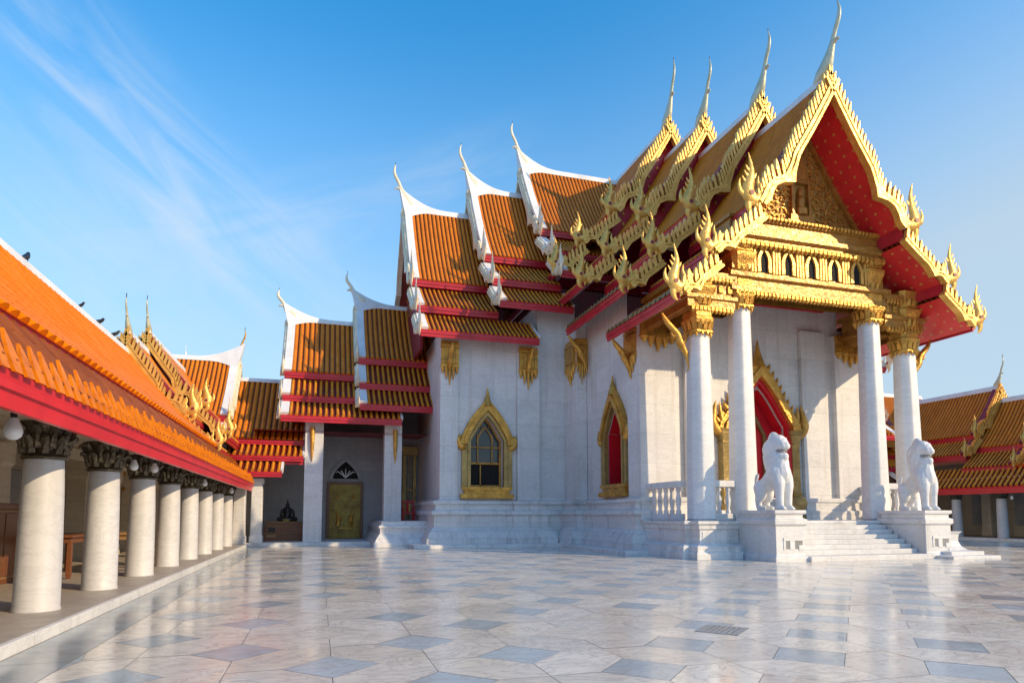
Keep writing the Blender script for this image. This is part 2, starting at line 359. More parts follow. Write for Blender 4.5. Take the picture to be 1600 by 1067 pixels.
# ---------------------------------------------------------------- roofs
PMAIN = ((0, 0), (0.09, 0.0), (0.17, 0.05), (0.33, 0.082), (0.5, 0.092), (0.67, 0.082), (0.83, 0.05), (0.91, 0.0))
PEAVE = ((0, 0), (0.20, 0.0), (0.26, 0.06), (0.38, 0.095), (0.5, 0.105), (0.62, 0.095), (0.74, 0.06), (0.80, 0.0))
def tile_panel(mb, a0, a1, p0, p1, s, sag=0.04, pitch=0.24, prof=PMAIN, row=0.5):
    o0, z0 = p0; o1, z1 = p1
    L = math.hypot(o1 - o0, z1 - z0); rows = max(2, round(L / row)); ribs = max(2, round((a1 - a0) / pitch)); pw = (a1 - a0) / ribs
    nz, no = (o1 - o0) / L, (z0 - z1) / L                                   # outward normal (o, z)
    cols = [(a0 + (k + u) * pw, h * pitch / .24, k + u) for k in range(ribs) for u, h in prof] + [(a1, 0, ribs)]
    lines = []
    for r in range(rows):
        for e in (0, 1):
            t = (r + e) / rows; d = 0.006 if e else 0.0
            o = o0 + (o1 - o0) * t; z = z0 + (z1 - z0) * t - sag * L * 4 * t * (1 - t)
            lines.append((o, z, d, t * L - (0.004 if e else -0.004)))
    ids = []
    for o, z, d, v in lines:
        ids.append([mb.P(a, s * (o + no * (h + d)), z + nz * (h + d)) for a, h, u in cols])
    for i in range(len(lines) - 1):
        A, B = ids[i], ids[i + 1]; va, vb = lines[i][3], lines[i + 1][3]
        for k in range(len(cols) - 1):
            mb.face((A[k], A[k + 1], B[k + 1], B[k]), [(cols[k][2], va), (cols[k + 1][2], va), (cols[k + 1][2], vb), (cols[k][2], vb)])
    b = ids[-1]                                                           # end caps of the last row
    cap = [mb.P(a, s * (o1 - no * .03), z1 - nz * .03 - .02) for a, h, u in cols]
    for k in range(len(cols) - 1): mb.face((b[k], b[k + 1], cap[k + 1], cap[k]), [(cols[k][2], L - .01), (cols[k + 1][2], L - .01), (cols[k + 1][2], L - .005), (cols[k][2], L - .005)])
def strip(mb, a0, a1, p0, p1, s, off, th, sag=0.04, n=6, uvw=None):
    """a board lying along the slope, `off` above the tiles, `th` thick"""
    o0, z0 = p0; o1, z1 = p1; L = math.hypot(o1 - o0, z1 - z0); nz, no = (o1 - o0) / L, (z0 - z1) / L
    rings = []
    for i in range(n + 1):
        t = i / n; o = o0 + (o1 - o0) * t; z = z0 + (z1 - z0) * t - sag * L * 4 * t * (1 - t)
        rings.append([(a0, s * (o + no * off), z + nz * off), (a1, s * (o + no * off), z + nz * off), (a1, s * (o + no * (off - th)), z + nz * (off - th)), (a0, s * (o + no * (off - th)), z + nz * (off - th))])
    if uvw:
        for i in range(n):
            A, B = rings[i], rings[i + 1]; v0, v1 = i / n * L, (i + 1) / n * L; w = a1 - a0
            mb.quad(A[3], A[2], B[2], B[3], [(0, v0), (w, v0), (w, v1), (0, v1)])
    else: mb.loft(rings)
def naga(mb, a, s, o, z, k=1.0, pitch=None):
    """flame tail at the foot of a bargeboard, standing in the gable plane"""
    g = lambda u, w: (a, s * (o + u * k), z + w * k)
    fl = ((mb.f(a + 1, 0, 0)[0] - mb.f(a, 0, 0)[0], mb.f(a + 1, 0, 0)[1] - mb.f(a, 0, 0)[1], 0), 0.48)
    def sw(pts, rad, n=8):
        raw = MB(); raw.sweep([mb.f(*g(*p)) for p in pts], [r * k for r in rad], n, 4, fl)
        b = len(mb.v); mb.v += raw.v; mb.fc += [tuple(i + b for i in q) for q in raw.fc]
    sw([(-.50, .40), (-.26, .08), (.0, -.10), (.20, -.02), (.25, .22), (.16, .50), (.10, .80), (.12, 1.08), (.20, 1.42)], [.10, .15, .21, .27, .23, .17, .115, .07, .012])
    sw([(.20, -.10), (.26, -.34), (.20, -.52), (.08, -.60)], [.17, .13, .08, .015])
    sw([(.0, -.16), (-.06, -.34), (.0, -.46)], [.12, .08, .012])
    sw([(.34, .02), (.52, .10), (.58, .30), (.54, .52)], [.13, .10, .065, .012])
    sw([(-.16, .06), (-.20, .30), (-.13, .48), (-.16, .70)], [.11, .09, .06, .012])
    for (u, w, du, dw) in ((.30, .42, .20, .20), (.24, .64, .17, .18), (.20, .84, .15, .17), (-.34, .24, -.06, .26), (.02, .62, -.13, .16)):
        sw([(u - du * .5, w - dw * .3), (u + du * .3, w + dw * .3), (u + du * .75, w + dw)], [.075, .05, .01], 5)
    n0 = len(mb.fc)                                                       # the pierced eye
    for e in (-1, 1):
        ring = [(a + e * .135 * k, s * (o + (.20 + .085 * math.cos(j * math.pi / 5)) * k), z + (.05 + .085 * math.sin(j * math.pi / 5)) * k) for j in range(10)]
        mb.face([mb.P(*p) for p in ring])
    return n0
def bargeboard(mb, a, s, p0, p1, w=0.34, sag=0.04, tooth=0.46, th=0.16, n=18, step=0.25):
    """narrow moulded board along the gable edge carrying a row of upright leaves"""
    o0, z0 = p0; o1, z1 = p1; L = math.hypot(o1 - o0, z1 - z0); nz, no = (o1 - o0) / L, (z0 - z1) / L
    big = L > 3
    def c(t, d):                                                         # point at t down the slope, d outwards
        ww = -0.15 * math.sin(math.pi * 2 * max(0, (t - 0.55) / 0.45)) * (1 if big else 0.5) if t > 0.55 else 0.0
        d += ww
        return (s * (o0 + (o1 - o0) * t + no * d), z0 + (z1 - z0) * t - sag * L * 4 * t * (1 - t) + nz * d)
    cusp = lambda t: (.32 * math.exp(-((t - .72) / .045) ** 2) + .18 * math.exp(-((t - .93) / .05) ** 2)) * (1 if big else .5) * w / .46
    def ribbon(d0, d1, aa, ab):
        rings = []
        for i in range(n + 1):
            t = i / n; k = cusp(t); (q0, y0), (q1, y1) = c(t, d0 - k), c(t, d1 - k * .35)
            rings.append([(aa, q0, y0), (aa, q1, y1), (ab, q1, y1), (ab, q0, y0)])
        mb.loft(rings)
    ribbon(-w * .80, -w * .30, a - th, a + th * .5)
    ribbon(-w * .86, -w * .62, a - th - .06, a - th + .02)
    ribbon(-w * .40, -w * .24, a - th - .04, a - th + .02)
    m = max(3, int(L / step)); vx, vz = no * .30, nz * .30 + .86; q = math.hypot(vx, vz); vx, vz = vx / q, vz / q
    for k in range(m):
        t = (k + 0.5) / m; h = 0.5 / m * 0.60; k0 = cusp(t) * .35
        A, B = c(max(0, t - h), -w * .32 - k0), c(min(1, t + h), -w * .32 - k0); ln = tooth * random.uniform(.88, 1.1) * (1.22 if big else 1.0) * (1 - .35 * max(0, t - .8) / .2)
        mx_, mz = (A[0] + B[0]) / 2, (A[1] + B[1]) / 2; hx, hz = (B[0] - A[0]) / 2, (B[1] - A[1]) / 2
        P = lambda e, f: (mx_ + hx * e + s * vx * f * ln, mz + hz * e + vz * f * ln)
        pts = [P(-1, 0), P(1, 0), P(1.1, .45), P(.55, .85), P(-.25, 1.06), P(-.8, .8), P(-1.0, .4)]
        mb.loft([[(a - th * .85, *u) for u in pts], [(a + .02, *u) for u in pts]])
def chofa(mb, a, zA, h=2.5, k=1.0):
    pts = [(.62, -.12), (.30, .10), (.04, .42), (-.16, .80), (-.30, 1.16), (-.42, 1.46), (-.60, 1.80), (-.66, 2.14), (-.58, 2.5)]
    rad = [.20, .33, .27, .17, .11, .10, .095, .07, .015]
    q = h / 2.5
    o = mb.f(a + 1, 0, 0); o2 = mb.f(a, 0, 0); side = mb.f(a, 1, 0)
    raw = MB(); raw.sweep([mb.f(a + p[0] * k, 0, zA + p[1] * q) for p in pts], [r * k for r in rad], 8, 4, ((side[0] - o2[0], side[1] - o2[1], 0), 0.72))
    raw.sweep([mb.f(a - .30 * k, 0, zA + 1.0 * q), mb.f(a - .50 * k, 0, zA + 1.06 * q), mb.f(a - .62 * k, 0, zA + .94 * q)], [.09 * k, .07 * k, .012], 6, 3)
    b = len(mb.v); mb.v += raw.v; mb.fc += [tuple(i + b for i in t) for t in raw.fc]
def ridge(mb, a0, a1, A, up0=0.75, up1=0.0, w=0.17, slope=1.75):
    n = 16; rings = []
    for i in range(n + 1):
        a = a0 + (a1 - a0) * i / n
        r = up0 * max(0, 1 - (a - a0) / 2.6) ** 2.6 + up1 * max(0, 1 - (a1 - a) / 2.3) ** 2
        q = w + .34 * (max(0, 1 - (a - a0) / 1.3) ** 1.5 if up0 else 0); zl = A + .17 - slope * q
        e = a - .34 * (r / up0) ** 1.3 if up0 else a
        tp = 1 - .45 * (r / up0 if up0 else 0)
        rings.append([(a, -q, zl), (e, -w * .8 * tp, A + .13 + r), (e, -w * .45 * tp, A + .22 + r), (e, w * .45 * tp, A + .22 + r), (e, w * .8 * tp, A + .13 + r), (a, q, zl)])
    mb.loft(rings)
TIERS = [((0, 0), (3.6, -5.5)), ((3.38, -5.95), (5.5, -7.5)), ((5.28, -7.95), (6.8, -9.1))]
def roof(root, f, a0, a1, A, tiers=TIERS, ext=(0, 0, 2.0), tile='tile', sides=(-1, 1), gold='gold', ch=2.5, chm='mosaic', fill=True, verge=0.34, soff='boards', front=True, ntiers=3, ridge_up=1.15, leaf=None, fasc='red', naga_k=1.0, tile_low='tile_eave', recess=0.5, fh=0.36, fh0=None, pitch=0.24):
    tiers = tiers[:ntiers]; board = gold if gold == 'ivory' else 'gold_board'
    T = [((p0[0], A + p0[1]), (p1[0], A + p1[1])) for p0, p1 in tiers]
    v0 = verge if front else 0.0; slope = (T[0][0][1] - T[0][1][1]) / T[0][1][0] * 1.15
    for s in sides:
        rt = None
        for i, (p0, p1) in enumerate(T):
            sg = 0.045 if i == 0 else 0.02; e = a1 + ext[i]; h = fh0 if (fh0 and i == 0) else fh
            mb = MB(f); tile_panel(mb, a0 + v0, e, p0, p1, s, sg, pitch, PMAIN if i == 0 else PEAVE)
            o = mb.build('roof' if i == 0 else 'eave_roof', tile if i == 0 else tile_low, rt or root, 40)
            rt = rt or o
            fb = MB(f)
            fb.loft([[(a, s * (p1[0] - .05), p1[1] - h), (a, s * (p1[0] + .03), p1[1] - h), (a, s * (p1[0] + .05), p1[1] - h * .45), (a, s * (p1[0] + .09), p1[1] - .04), (a, s * (p1[0] - .05), p1[1] - .04)] for a in (a0 + .02, e)])
            if h > .25: fb.loft([[(a, s * (p1[0] + .02), p1[1] - h * .55), (a, s * (p1[0] + .085), p1[1] - h * .55), (a, s * (p1[0] + .085), p1[1] - h * .35), (a, s * (p1[0] + .02), p1[1] - h * .35)] for a in (a0 + .015, e + .005)])
            fb.build('fascia', fasc, rt, 30)
            if i < len(T) - 1:
                fb = MB(f); fb.box(a0 + .04, e, min(s * (p1[0] - .30), s * (p1[0] - .24)), max(s * (p1[0] - .30), s * (p1[0] - .24)), T[i + 1][0][1] - .1, p1[1] + .02); fb.build('tier_board', 'red_dark' if fh0 else 'red', rt)
            sb = MB(f); strip(sb, a0 + .03, e - .01, (p0[0], p0[1] - .20), (p1[0] - .06, p1[1] - .24), s, 0, .05, sg, 6, True); sb.build('soffit', soff, rt, 40)
            if ext[i] > 0: fb = MB(f); strip(fb, e - .06, e + .06, p0, p1, s, .13, .24, sg); fb.build('verge', 'plaster', rt, 30)
            if leaf and i in leaf[0]:
                lb = MB(f); lp = leaf[2]; m = int((e - a0) / lp); lh = leaf[3]
                for k in range(m):
                    a = a0 + lp * (k + .5); lk = 1 + .16 * math.sin(k * 2.7) * (lh > .3); q = [(a - lp * .30, -.02), (a + lp * .30, -.02), (a + lp * .34, lh * .35 * lk), (a + lp * .2, lh * .7 * lk), (a, lh * lk), (a - lp * .2, lh * .7 * lk), (a - lp * .34, lh * .35 * lk)]
                    lb.loft([[(u, s * (p1[0] + dd - w * .35), p1[1] - .03 + w) for u, w in q] for dd in (.10, .14)])
                lb.build('eave_leaf_row', leaf[1], rt)
            if front and verge:
                vb = MB(f); strip(vb, a0 - .02, a0 + verge + .05, p0, p1, s, .13, .18, sg); vb.build('verge', 'plaster' if gold == 'ivory' else 'red_dark', rt, 40)
            if front:
                bb = MB(f); bargeboard(bb, a0, s, (p0[0], p0[1] + .05), (p1[0], p1[1] + .05), (.46 if i == 0 else .38) * (1 if A > 12 else .75), sg, .18 if gold == 'ivory' else (.50 if A > 12 else .34), step=.24 if A > 12 else .2); bb.build('bargeboard', board, rt, 35)
                nb = MB(f); n0 = naga(nb, a0 - .06, s, p1[0] + .02, p1[1] + .16, (1.0 if i == 0 else .86) * naga_k); no_ = nb.build('naga_finial', board, rt, 50)
                no_.data.materials.append(M['red_dark'])
                for pg in no_.data.polygons[n0:]: pg.material_index = 1
    rb = MB(f); ridge(rb, a0 + .02, a1, A, ridge_up if front else 0, 0, .17, slope); rc = rb.build('ridge_cap', 'plaster', root, 50)
    if not front: return
    if ch:
        cb = MB(f); chofa(cb, a0 + .02, A + .22, ch, 1.0 if A > 12 else .55); co = cb.build('chofa_finial', chm, rc, 60)
        rd = MB(f); q = ch / 2.5; k = 1.0 if A > 12 else .55; za = A + .22
        rd.box(a0 - .575 * k - .012, a0 - .575 * k + .012, -.012, .012, za + 2.3 * q, za + 2.5 * q + .13); rd.build('lightning_rod', 'black', co)
    if fill:
        gb = MB(f); (o0, z0), (o1, z1) = T[0]; zl = T[-1][1][1] - .1
        gb.prism([(-o1 + .15, zl), (-o1 + .15, z1 - .35), (-o1 * .5, z0 + (z1 - z0) * .5 - .55), (0, z0 - .35), (o1 * .5, z0 + (z1 - z0) * .5 - .55), (o1 - .15, z1 - .35), (o1 - .15, zl)], lambda o, z: (a0 + recess, o, z), lambda o, z: (a0 + recess + .15, o, z))
        g = gb.build('gable_board', 'red' if gold != 'ivory' else 'red_dark', root)
        db = MB(f)
        for r in range(9):
            zz = z0 - 1.2 - r * .6; hw = min((z0 - zz) / 5.5 * o1 - .6, o1 - .7)
            m = int(hw / .55)
            for k in range(-m, m + 1):
                o = k * .55; q = [(o - .08, zz), (o, zz - .11), (o + .08, zz), (o, zz + .11)]
                db.prism(q, lambda o, z: (a0 + recess - .05, o, z), lambda o, z: (a0 + recess - .002, o, z))
        if db.v: db.build('gable_rosettes', 'gold', g)

# ---------------------------------------------------------------- ogee openings
def ogee(w, zs, zt, n=8, k=0.34):
    """right half of a pointed ogee arch from the springing up to the tip"""
    pts = []
    for i in range(n + 1):
        t = i / n
        x = w * (math.cos(t * math.pi / 2) * (1 - k) + k * (1 - t) ** 1.2 * (1 - 0.45 * math.sin(math.pi * t)))
        z = zs + (zt - zs) * (0.62 * math.sin(t * math.pi / 2 * .96) + 0.38 * t ** 2.2) / (0.62 * math.sin(math.pi / 2 * .96) + .38)
        pts.append((max(x, 0.0), z))
    pts[-1] = (0.0, zt)
    return pts
def full(half, z0):
    w = half[0][0]
    return [(w, z0)] + half + [(-x, z) for x, z in half[-2::-1]] + [(-w, z0)]
def wall(mb, g, u0, u1, z0, z1, op=None, depth=0.5):
    """wall face with an optional ogee opening op = (uc, z0, outline-half)"""
    if not op:
        mb.quad(g(u0, 0, z0), g(u1, 0, z0), g(u1, 0, z1), g(u0, 0, z1)); return
    uc, zb, half = op; w = half[0][0]
    mb.quad(g(u0, 0, z0), g(uc - w, 0, z0), g(uc - w, 0, z1), g(u0, 0, z1)); mb.quad(g(uc + w, 0, z0), g(u1, 0, z0), g(u1, 0, z1), g(uc + w, 0, z1))
    if zb > z0: mb.quad(g(uc - w, 0, z0), g(uc + w, 0, z0), g(uc + w, 0, zb), g(uc - w, 0, zb))
    arch = half + [(-x, z) for x, z in half[-2::-1]]
    mb.face([mb.P(*g(uc + w, 0, z1)), mb.P(*g(uc - w, 0, z1))] + [mb.P(*g(uc + x, 0, z)) for x, z in arch[::-1]])
    o = full(half, zb)
    for (x0, a), (x1, b) in zip(o, o[1:] + o[:1]): mb.quad(g(uc + x0, 0, a), g(uc + x1, 0, b), g(uc + x1, -depth, b), g(uc + x0, -depth, a))
def band(mb, g, outer, inner, d0, d1):
    """frame between two half outlines with the same number of points"""
    for (A, B) in ((outer, inner),):
        n = len(A)
        rings = [[g(*A[i], d0), g(*A[i], d1), g(*B[i], d1), g(*B[i], d0)] for i in range(n)]
        mb.loft(rings)
def G3(g): return lambda u, z, d: g(u, d, z)
def ogee_window(root, g, uc, zb, w, zs, zt, red=False, sc=1.0, name='window', deep=0.45):
    """gilded ogee window: frame, hood, sill, casement, panes"""
    q = lambda u, z, d: g(uc + u, d, z)
    fr = MB()
    inn = full(ogee(w, zs, zt), zb); out_ = full(ogee(w + .26, zs, zt + .42), zb)
    band(fr, q, out_, inn, -.02, .14)
    mid = full(ogee(w + .14, zs, zt + .2), zb)
    band(fr, q, mid, inn, .13, .20)
    fo = fr.build(name, 'gold_dull', root, 40)
    hd = MB()
    ho = [(w + .52, zs - .22)] + ogee(w + .50, zs + .02, zt + .85, 10, .16); hi = [(w + .16, zs - .22)] + ogee(w + .16, zs, zt + .26, 10, .2)
    band(hd, q, ho, hi, .0, .24); band(hd, q, [(-x, z) for x, z in ho], [(-x, z) for x, z in hi], .0, .24)
    h2 = [(w + .36, zs - .1)] + ogee(w + .34, zs + .02, zt + .55, 10, .18)
    band(hd, q, h2, hi, .23, .31); band(hd, q, [(-x, z) for x, z in h2], [(-x, z) for x, z in hi], .23, .31)
    hd.build('hood', 'gold', fo, 40)
    for s in (-1, 1):
        cb = MB()
        cb.sweep([q(s * (w + .26), zs - .38, .12), q(s * (w + .46), zs - .34, .14), q(s * (w + .60), zs - .08, .14), q(s * (w + .55), zs + .18, .14), q(s * (w + .44), zs + .12, .14)], [.13, .18, .14, .10, .03], 8, 4)
        cb.build('scroll', 'gold', fo, 60)
    tb = MB(); tb.sweep([q(0, zt + .5, .14), q(0, zt + .82, .14), q(.02, zt + 1.12, .14), q(0, zt + 1.42, .14)], [.26, .15, .07, .012], 8, 4); tb.build('spire', 'gold', fo, 60)
    sb = MB()
    for (hw, z0, z1, d) in ((w + .42, zb - .16, zb, .26), (w + .30, zb - .34, zb - .163, .18), (w + .50, zb - .56, zb - .343, .30)):
        i = [q(a, z, dd) for z in (z0, z1) for a, dd in ((-hw, -.05), (hw, -.05), (hw, d), (-hw, d))]
        sb.loft([i[:4], i[4:]])
    for k in range(-5, 6):
        i = [q(k * (w + .5) / 5.6 + a, z, d) for z, d0 in ((zb - .50, .36), (zb - .38, .33)) for a, d in ((-.07, .2), (.07, .2), (.07, d0), (-.07, d0))]
        sb.loft([i[:4], i[4:]])
    sb.build('sill', 'gold', fo, 30)
    # side jamb pilasters
    jb = MB()
    for s in (-1, 1):
        jb.loft([[q(s * (w + a), z, d) for a, d in ((.24, .0), (.24, .18), (.44, .18), (.44, .0))] for z in (zb, zs - .2)])
    jb.build('jamb', 'gold_dull', fo, 30)
    # casement
    cs = MB(); iw = w - .03
    band(cs, q, full(ogee(w, zs, zt), zb), full(ogee(w - .11, zs, zt - .16), zb + .1), -deep, -deep + .10)
    zm = zb + (zs - zb) * .52
    bars = [(-iw, iw, zm - .05, zm + .06), (-iw, iw, zs - .34, zs - .28), (-.40, -.345, zm, zs + .35), (.345, .40, zm, zs + .35), (-iw, iw, zb, zb + .12)]
    if not red: bars.append((-.26, -.20, zb, zm))
    for a, b, c, d in bars:
        i = [q(u, z, dd) for z in (c, d) for u, dd in ((a, -deep), (b, -deep), (b, -deep + .09), (a, -deep + .09))]
        cs.loft([i[:4], i[4:]])
    band(cs, q, ogee(.44, zs, zs + .78, 8, .1), ogee(.37, zs, zs + .68, 8, .1), -deep, -deep + .08)
    band(cs, q, [(-x, z) for x, z in ogee(.44, zs, zs + .78, 8, .1)], [(-x, z) for x, z in ogee(.37, zs, zs + .68, 8, .1)], -deep, -deep + .08)
    for s in (-1, 1):
        cs.sweep([q(s * .16, zs + .68, -deep + .04), q(s * .34, zs + 1.02, -deep + .04)], [.03, .03], 6, 1)
    cs.build('casement', 'gold_smooth', fo, 40)
    pn = MB()
    o = full(ogee(w - .05, zs, zt - .1), zm); pn.face([pn.P(*q(x, z, -deep - .02)) for x, z in o])
    pn.build('pane', 'glass' if not red else 'red_door', fo)
    vb = MB(); vb.quad(q(-w, zb, -deep - .04), q(w, zb, -deep - .04), q(w, zm + .1, -deep - .04), q(-w, zm + .1, -deep - .04)); vb.build('opening', 'void', fo)  # near-black sheet painted as the unlit room behind
    if red:
        sh = MB()
        for s in (-1, 1):
            i = [q(s * (w - a), z, d) for z in (zb + .02, zs + .02) for a, d in ((.005, -.03), (.005, -deep + .02), (.05, -deep + .02), (.05, -.03))]
            sh.loft([i[:4], i[4:]])
            i = [[q(s * x, z, d) for x, z in [(w - .006, zs + .025)] + [(xx - .03, zz - .03) for xx, zz in ogee(w, zs, zt - .05)[1:-1]]] for d in (-.03, -deep + .02)]
            sh.loft(i, False, False, False)
        sh.build('shutter', 'red_door', fo)
    return fo
def bracket_capital(root, g, u0, u1, z0, z1, name='bracket'):
    """gilded capital panel on a pilaster head with a pointed pendant"""
    mb = MB(); q = lambda u, z, d: g(u, d, z); um = (u0 + u1) / 2; h = z1 - z0; w = (u1 - u0)
    for k, (a, b, c, d) in enumerate(((.0, .10, .94, 1.0), (-.02, .16, .86, .93), (.02, .10, .48, .855), (-.02, .14, .42, .475))):
        i = [q(u, z0 + h * t, dd) for t in (c, d) for u, dd in ((u0 + a, 0), (u1 - a, 0), (u1 - a, b), (u0 + a, b))]
        mb.loft([i[:4], i[4:]])
    for k in range(5):
        u = u0 + w * (k + .5) / 5; e = w / 11
        i = [q(a, z, d) for z in (z0 + h * .50, z0 + h * .84) for a, d in ((u - e, .09), (u + e, .09), (u + e, .16), (u - e, .16))]
        mb.loft([i[:4], i[4:]])
    n = 5
    for k in range(n):
        t = (k + .5) / n - .5; ln = h * .42 * (1 - abs(t) * 1.5); u = um + t * w
        mb.sweep([q(u, z0 + h * .43, .08), q(u, z0 + h * .43 - ln * .5, .09), q(u, z0 + h * .43 - ln, .04)], [w * .11, w * .08, .008], 6, 3)
    return mb.build(name, 'gold', root, 40)
def strut(root, f, a, s, o, z, k=1.0):
    """slender naga strut leaning from the wall head out under the eave"""
    mb = MB()
    P = lambda u, w: f(a, s * (o + u * k), z + w * k)
    mb.sweep([P(.02, 0), P(.10, .30), P(.30, .62), P(.42, .95), P(.78, 1.30), P(1.02, 1.66)], [.03, .10, .15, .12, .11, .03], 8, 4)
    mb.sweep([P(.28, .55), P(.08, .78), P(.12, 1.05)], [.09, .08, .015], 6, 3)
    mb.sweep([P(.40, .9), P(.58, .85), P(.66, 1.0)], [.08, .06, .012], 6, 3)
    mb.sweep([P(.02, .02), P(-.02, -.22), P(.05, -.4)], [.05, .04, .008], 6, 3)
    return mb.build('eave_strut', 'gold', root, 60)

# ================================================================ ground
gm_ = MB(); gm_.quad((-1500, -1500, -.012), (1500, -1500, -.012), (1500, 1500, -.012), (-1500, 1500, -.012))
gm_.build('ground', 'ground', None, kind='structure')
gr_ = MB(); gr_.quad((-3.3, -14, -.006), (40.7, -14, -.006), (40.7, 36.0, -.006), (-3.3, 36.0, -.006)); gr_.build('paving_bed', 'grout', None, kind='structure')
def paving():
    v, fc, tint = [], [], []
    rnd = random.Random(11); q = 1.04; x0, y0 = 1.2, 8.2; h = 0.50
    XL, XR, YB, YT = -2.55, 40.0, -13, 35.4
    def add(pts, col, g=0.004):
        cx = sum(p[0] for p in pts) / len(pts); cy = sum(p[1] for p in pts) / len(pts)
        o = [(cx + (x - cx) * (1 - g / max(.05, abs(math.hypot(x - cx, y - cy)))), cy + (y - cy) * (1 - g / max(.05, math.hypot(x - cx, y - cy)))) for x, y in pts]
        if any(x < XL - .001 or x > XR or y < YB or y > YT for x, y in o):
            o = [(min(max(x, XL), XR), min(max(y, YB), YT)) for x, y in o]
            a = sum(o[i][0] * o[(i + 1) % len(o)][1] - o[(i + 1) % len(o)][0] * o[i][1] for i in range(len(o)))
            if abs(a) < .02: return
            oo = []
            for p in o:
                if not oo or math.hypot(p[0] - oo[-1][0], p[1] - oo[-1][1]) > .01: oo.append(p)
            o = oo
            if len(o) < 3: return
        b = len(v); dz = rnd.uniform(-.0012, .0012)
        v.extend((x, y, dz) for x, y in o); fc.append(tuple(range(b, b + len(o)))); tint.append(col)
    def blue():
        k = rnd.uniform(.82, 1.16); return (.44 * k, .53 * k, .575 * k)
    def pale():
        k = rnd.uniform(.86, 1.08); w = rnd.uniform(-.018, .022)
        return ((.86 + w) * k, .785 * k, (.665 - w) * k)
    for i in range(-6, 40):
        for j in range(-22, 28):
            cx, cy = x0 + i * q, y0 + j * q
            if (i + j) % 2 == 0:
                add([(cx + h, cy), (cx, cy + h), (cx - h, cy), (cx, cy - h)], blue() if rnd.random() < .86 else pale())
                # hexagons to the upper right and lower right
                add([(cx, cy + h), (cx + h, cy), (cx + q, cy), (cx + q, cy + q - h), (cx + q - h, cy + q), (cx, cy + q)], pale())
                add([(cx, cy - h), (cx, cy - q), (cx + q - h, cy - q), (cx + q, cy - q + h), (cx + q, cy), (cx + h, cy)], pale())
    # border strip of bluish slabs along the left kerb
    y = -12.6
    while y < 35:
        k = rnd.uniform(.9, 1.1); add([(-3.28, y), (XL - .01, y), (XL - .01, y + 1.3), (-3.28, y + 1.3)], (.44 * k, .50 * k, .53 * k)) if False else None
        b = len(v); v.extend([(-3.29, y + .004, 0), (-2.56, y + .004, 0), (-2.56, y + 1.296, 0), (-3.29, y + 1.296, 0)]); fc.append((b, b + 1, b + 2, b + 3)); tint.append((.27 * k, .345 * k, .385 * k)); y += 1.3
    me = bpy.data.meshes.new('courtyard_paving'); me.from_pydata(v, [], fc)
    ca = me.color_attributes.new('tint', 'FLOAT_COLOR', 'CORNER')
    for p, c in zip(me.polygons, tint):
        for li in p.loop_indices: ca.data[li].color = (*c, 1)
    me.materials.append(M['floor'])
    o = bpy.data.objects.new('courtyard_paving', me); COL.objects.link(o); o['kind'] = 'structure'
paving()

# ================================================================ main hall
hall = empty('temple_hall', (AX, 24, 0), 'large white marble temple hall with stacked orange roofs and a gilded column porch', 'temple')
def both(name, m, fn, **kw):                    # the same piece left and right of the nave axis, in one mesh each
    for f in (f_id, f_mir):
        b = MB(f); fn(b); b.build(name, m, hall, **kw)
foot = [(12.7, 24.0), (24.5, 24.0), (24.5, 24.9), (24.3, 24.9), (24.3, 31.2), (31.5, 31.2), (31.5, 43), (5.6, 43), (5.6, 31.0), (6.5, 31.0), (6.5, 31.2), (9.6, 31.2), (9.6, 31.0), (10.8, 31.0), (10.8, 31.3), (12.3, 31.3), (12.3, 29.7), (12.9, 29.7), (12.9, 24.95), (12.7, 24.95)]
tb = MB(); tb.mould([(12.9, 24.2), (24.3, 24.2), (24.3, 31.2), (31.5, 31.2), (31.5, 43), (5.7, 43), (5.7, 31.2), (12.9, 31.2)], [(1.5, -.01), (1.5, .14), (1.46, .17)]); tb.build('terrace', 'plinth', hall, bevel=.012)
pb = MB(); pb.mould(foot, [(.72, .16), (.72, .42), (.66, .46), (.58, .70), (.40, .92), (.32, .97), (.32, 1.50), (.36, 1.54), (.46, 1.58), (.46, 1.74), (.24, 1.83), (.24, 2.06), (.34, 2.11), (.34, 2.25), (.06, 2.28), (.06, 2.33)]); pb.build('plinth', 'plinth', hall, bevel=.012)
WH = ogee(.86, 5.3, 6.55)
gT = lambda u, d, z: (u, 31.2 - d, z)
gN = lambda v, d, z: (12.9 - d, v, z)
gP = lambda u, d, z: (u, 24.0 - d, z)
w = MB()
wall(w, gT, 5.75, 10.8, 2.3, 11.0, (8.02, 2.95, WH), .5)
w.quad((10.8, 31.3, 2.3), (12.9, 31.3, 2.3), (12.9, 31.3, 12.6), (10.8, 31.3, 12.6)); w.quad((10.8, 31.3, 11), (10.8, 31.3, 12.6), (10.8, 34, 12.6), (10.8, 34, 11)); w.quad((10.8, 31.2, 2.3), (10.8, 31.3, 2.3), (10.8, 31.3, 11), (10.8, 31.2, 11))
wall(w, gN, 24.0, 31.3, 2.3, 10.0, (26.45, 2.95, WH), .95)
w.quad((12.9, 25.2, 10), (12.9, 31.3, 10), (12.9, 31.3, 11.4), (12.9, 25.2, 11.4))
w.quad((24.3, 24, 1.3), (24.3, 31.2, 1.3), (24.3, 31.2, 10), (24.3, 24, 10)); w.quad((24.3, 31.2, 0), (31.5, 31.2, 0), (31.5, 31.2, 11), (24.3, 31.2, 11)); w.quad((31.5, 31.2, 0), (31.5, 43, 0), (31.5, 43, 11), (31.5, 31.2, 11))
w.quad((5.75, 31.2, 2.3), (5.75, 42.9, 2.3), (5.75, 42.9, 11), (5.75, 31.2, 11))
DH = ogee(1.42, 5.5, 7.4)
wall(w, gP, 12.9, 24.3, 1.3, 10.2, (18.6, 1.36, DH), .7)
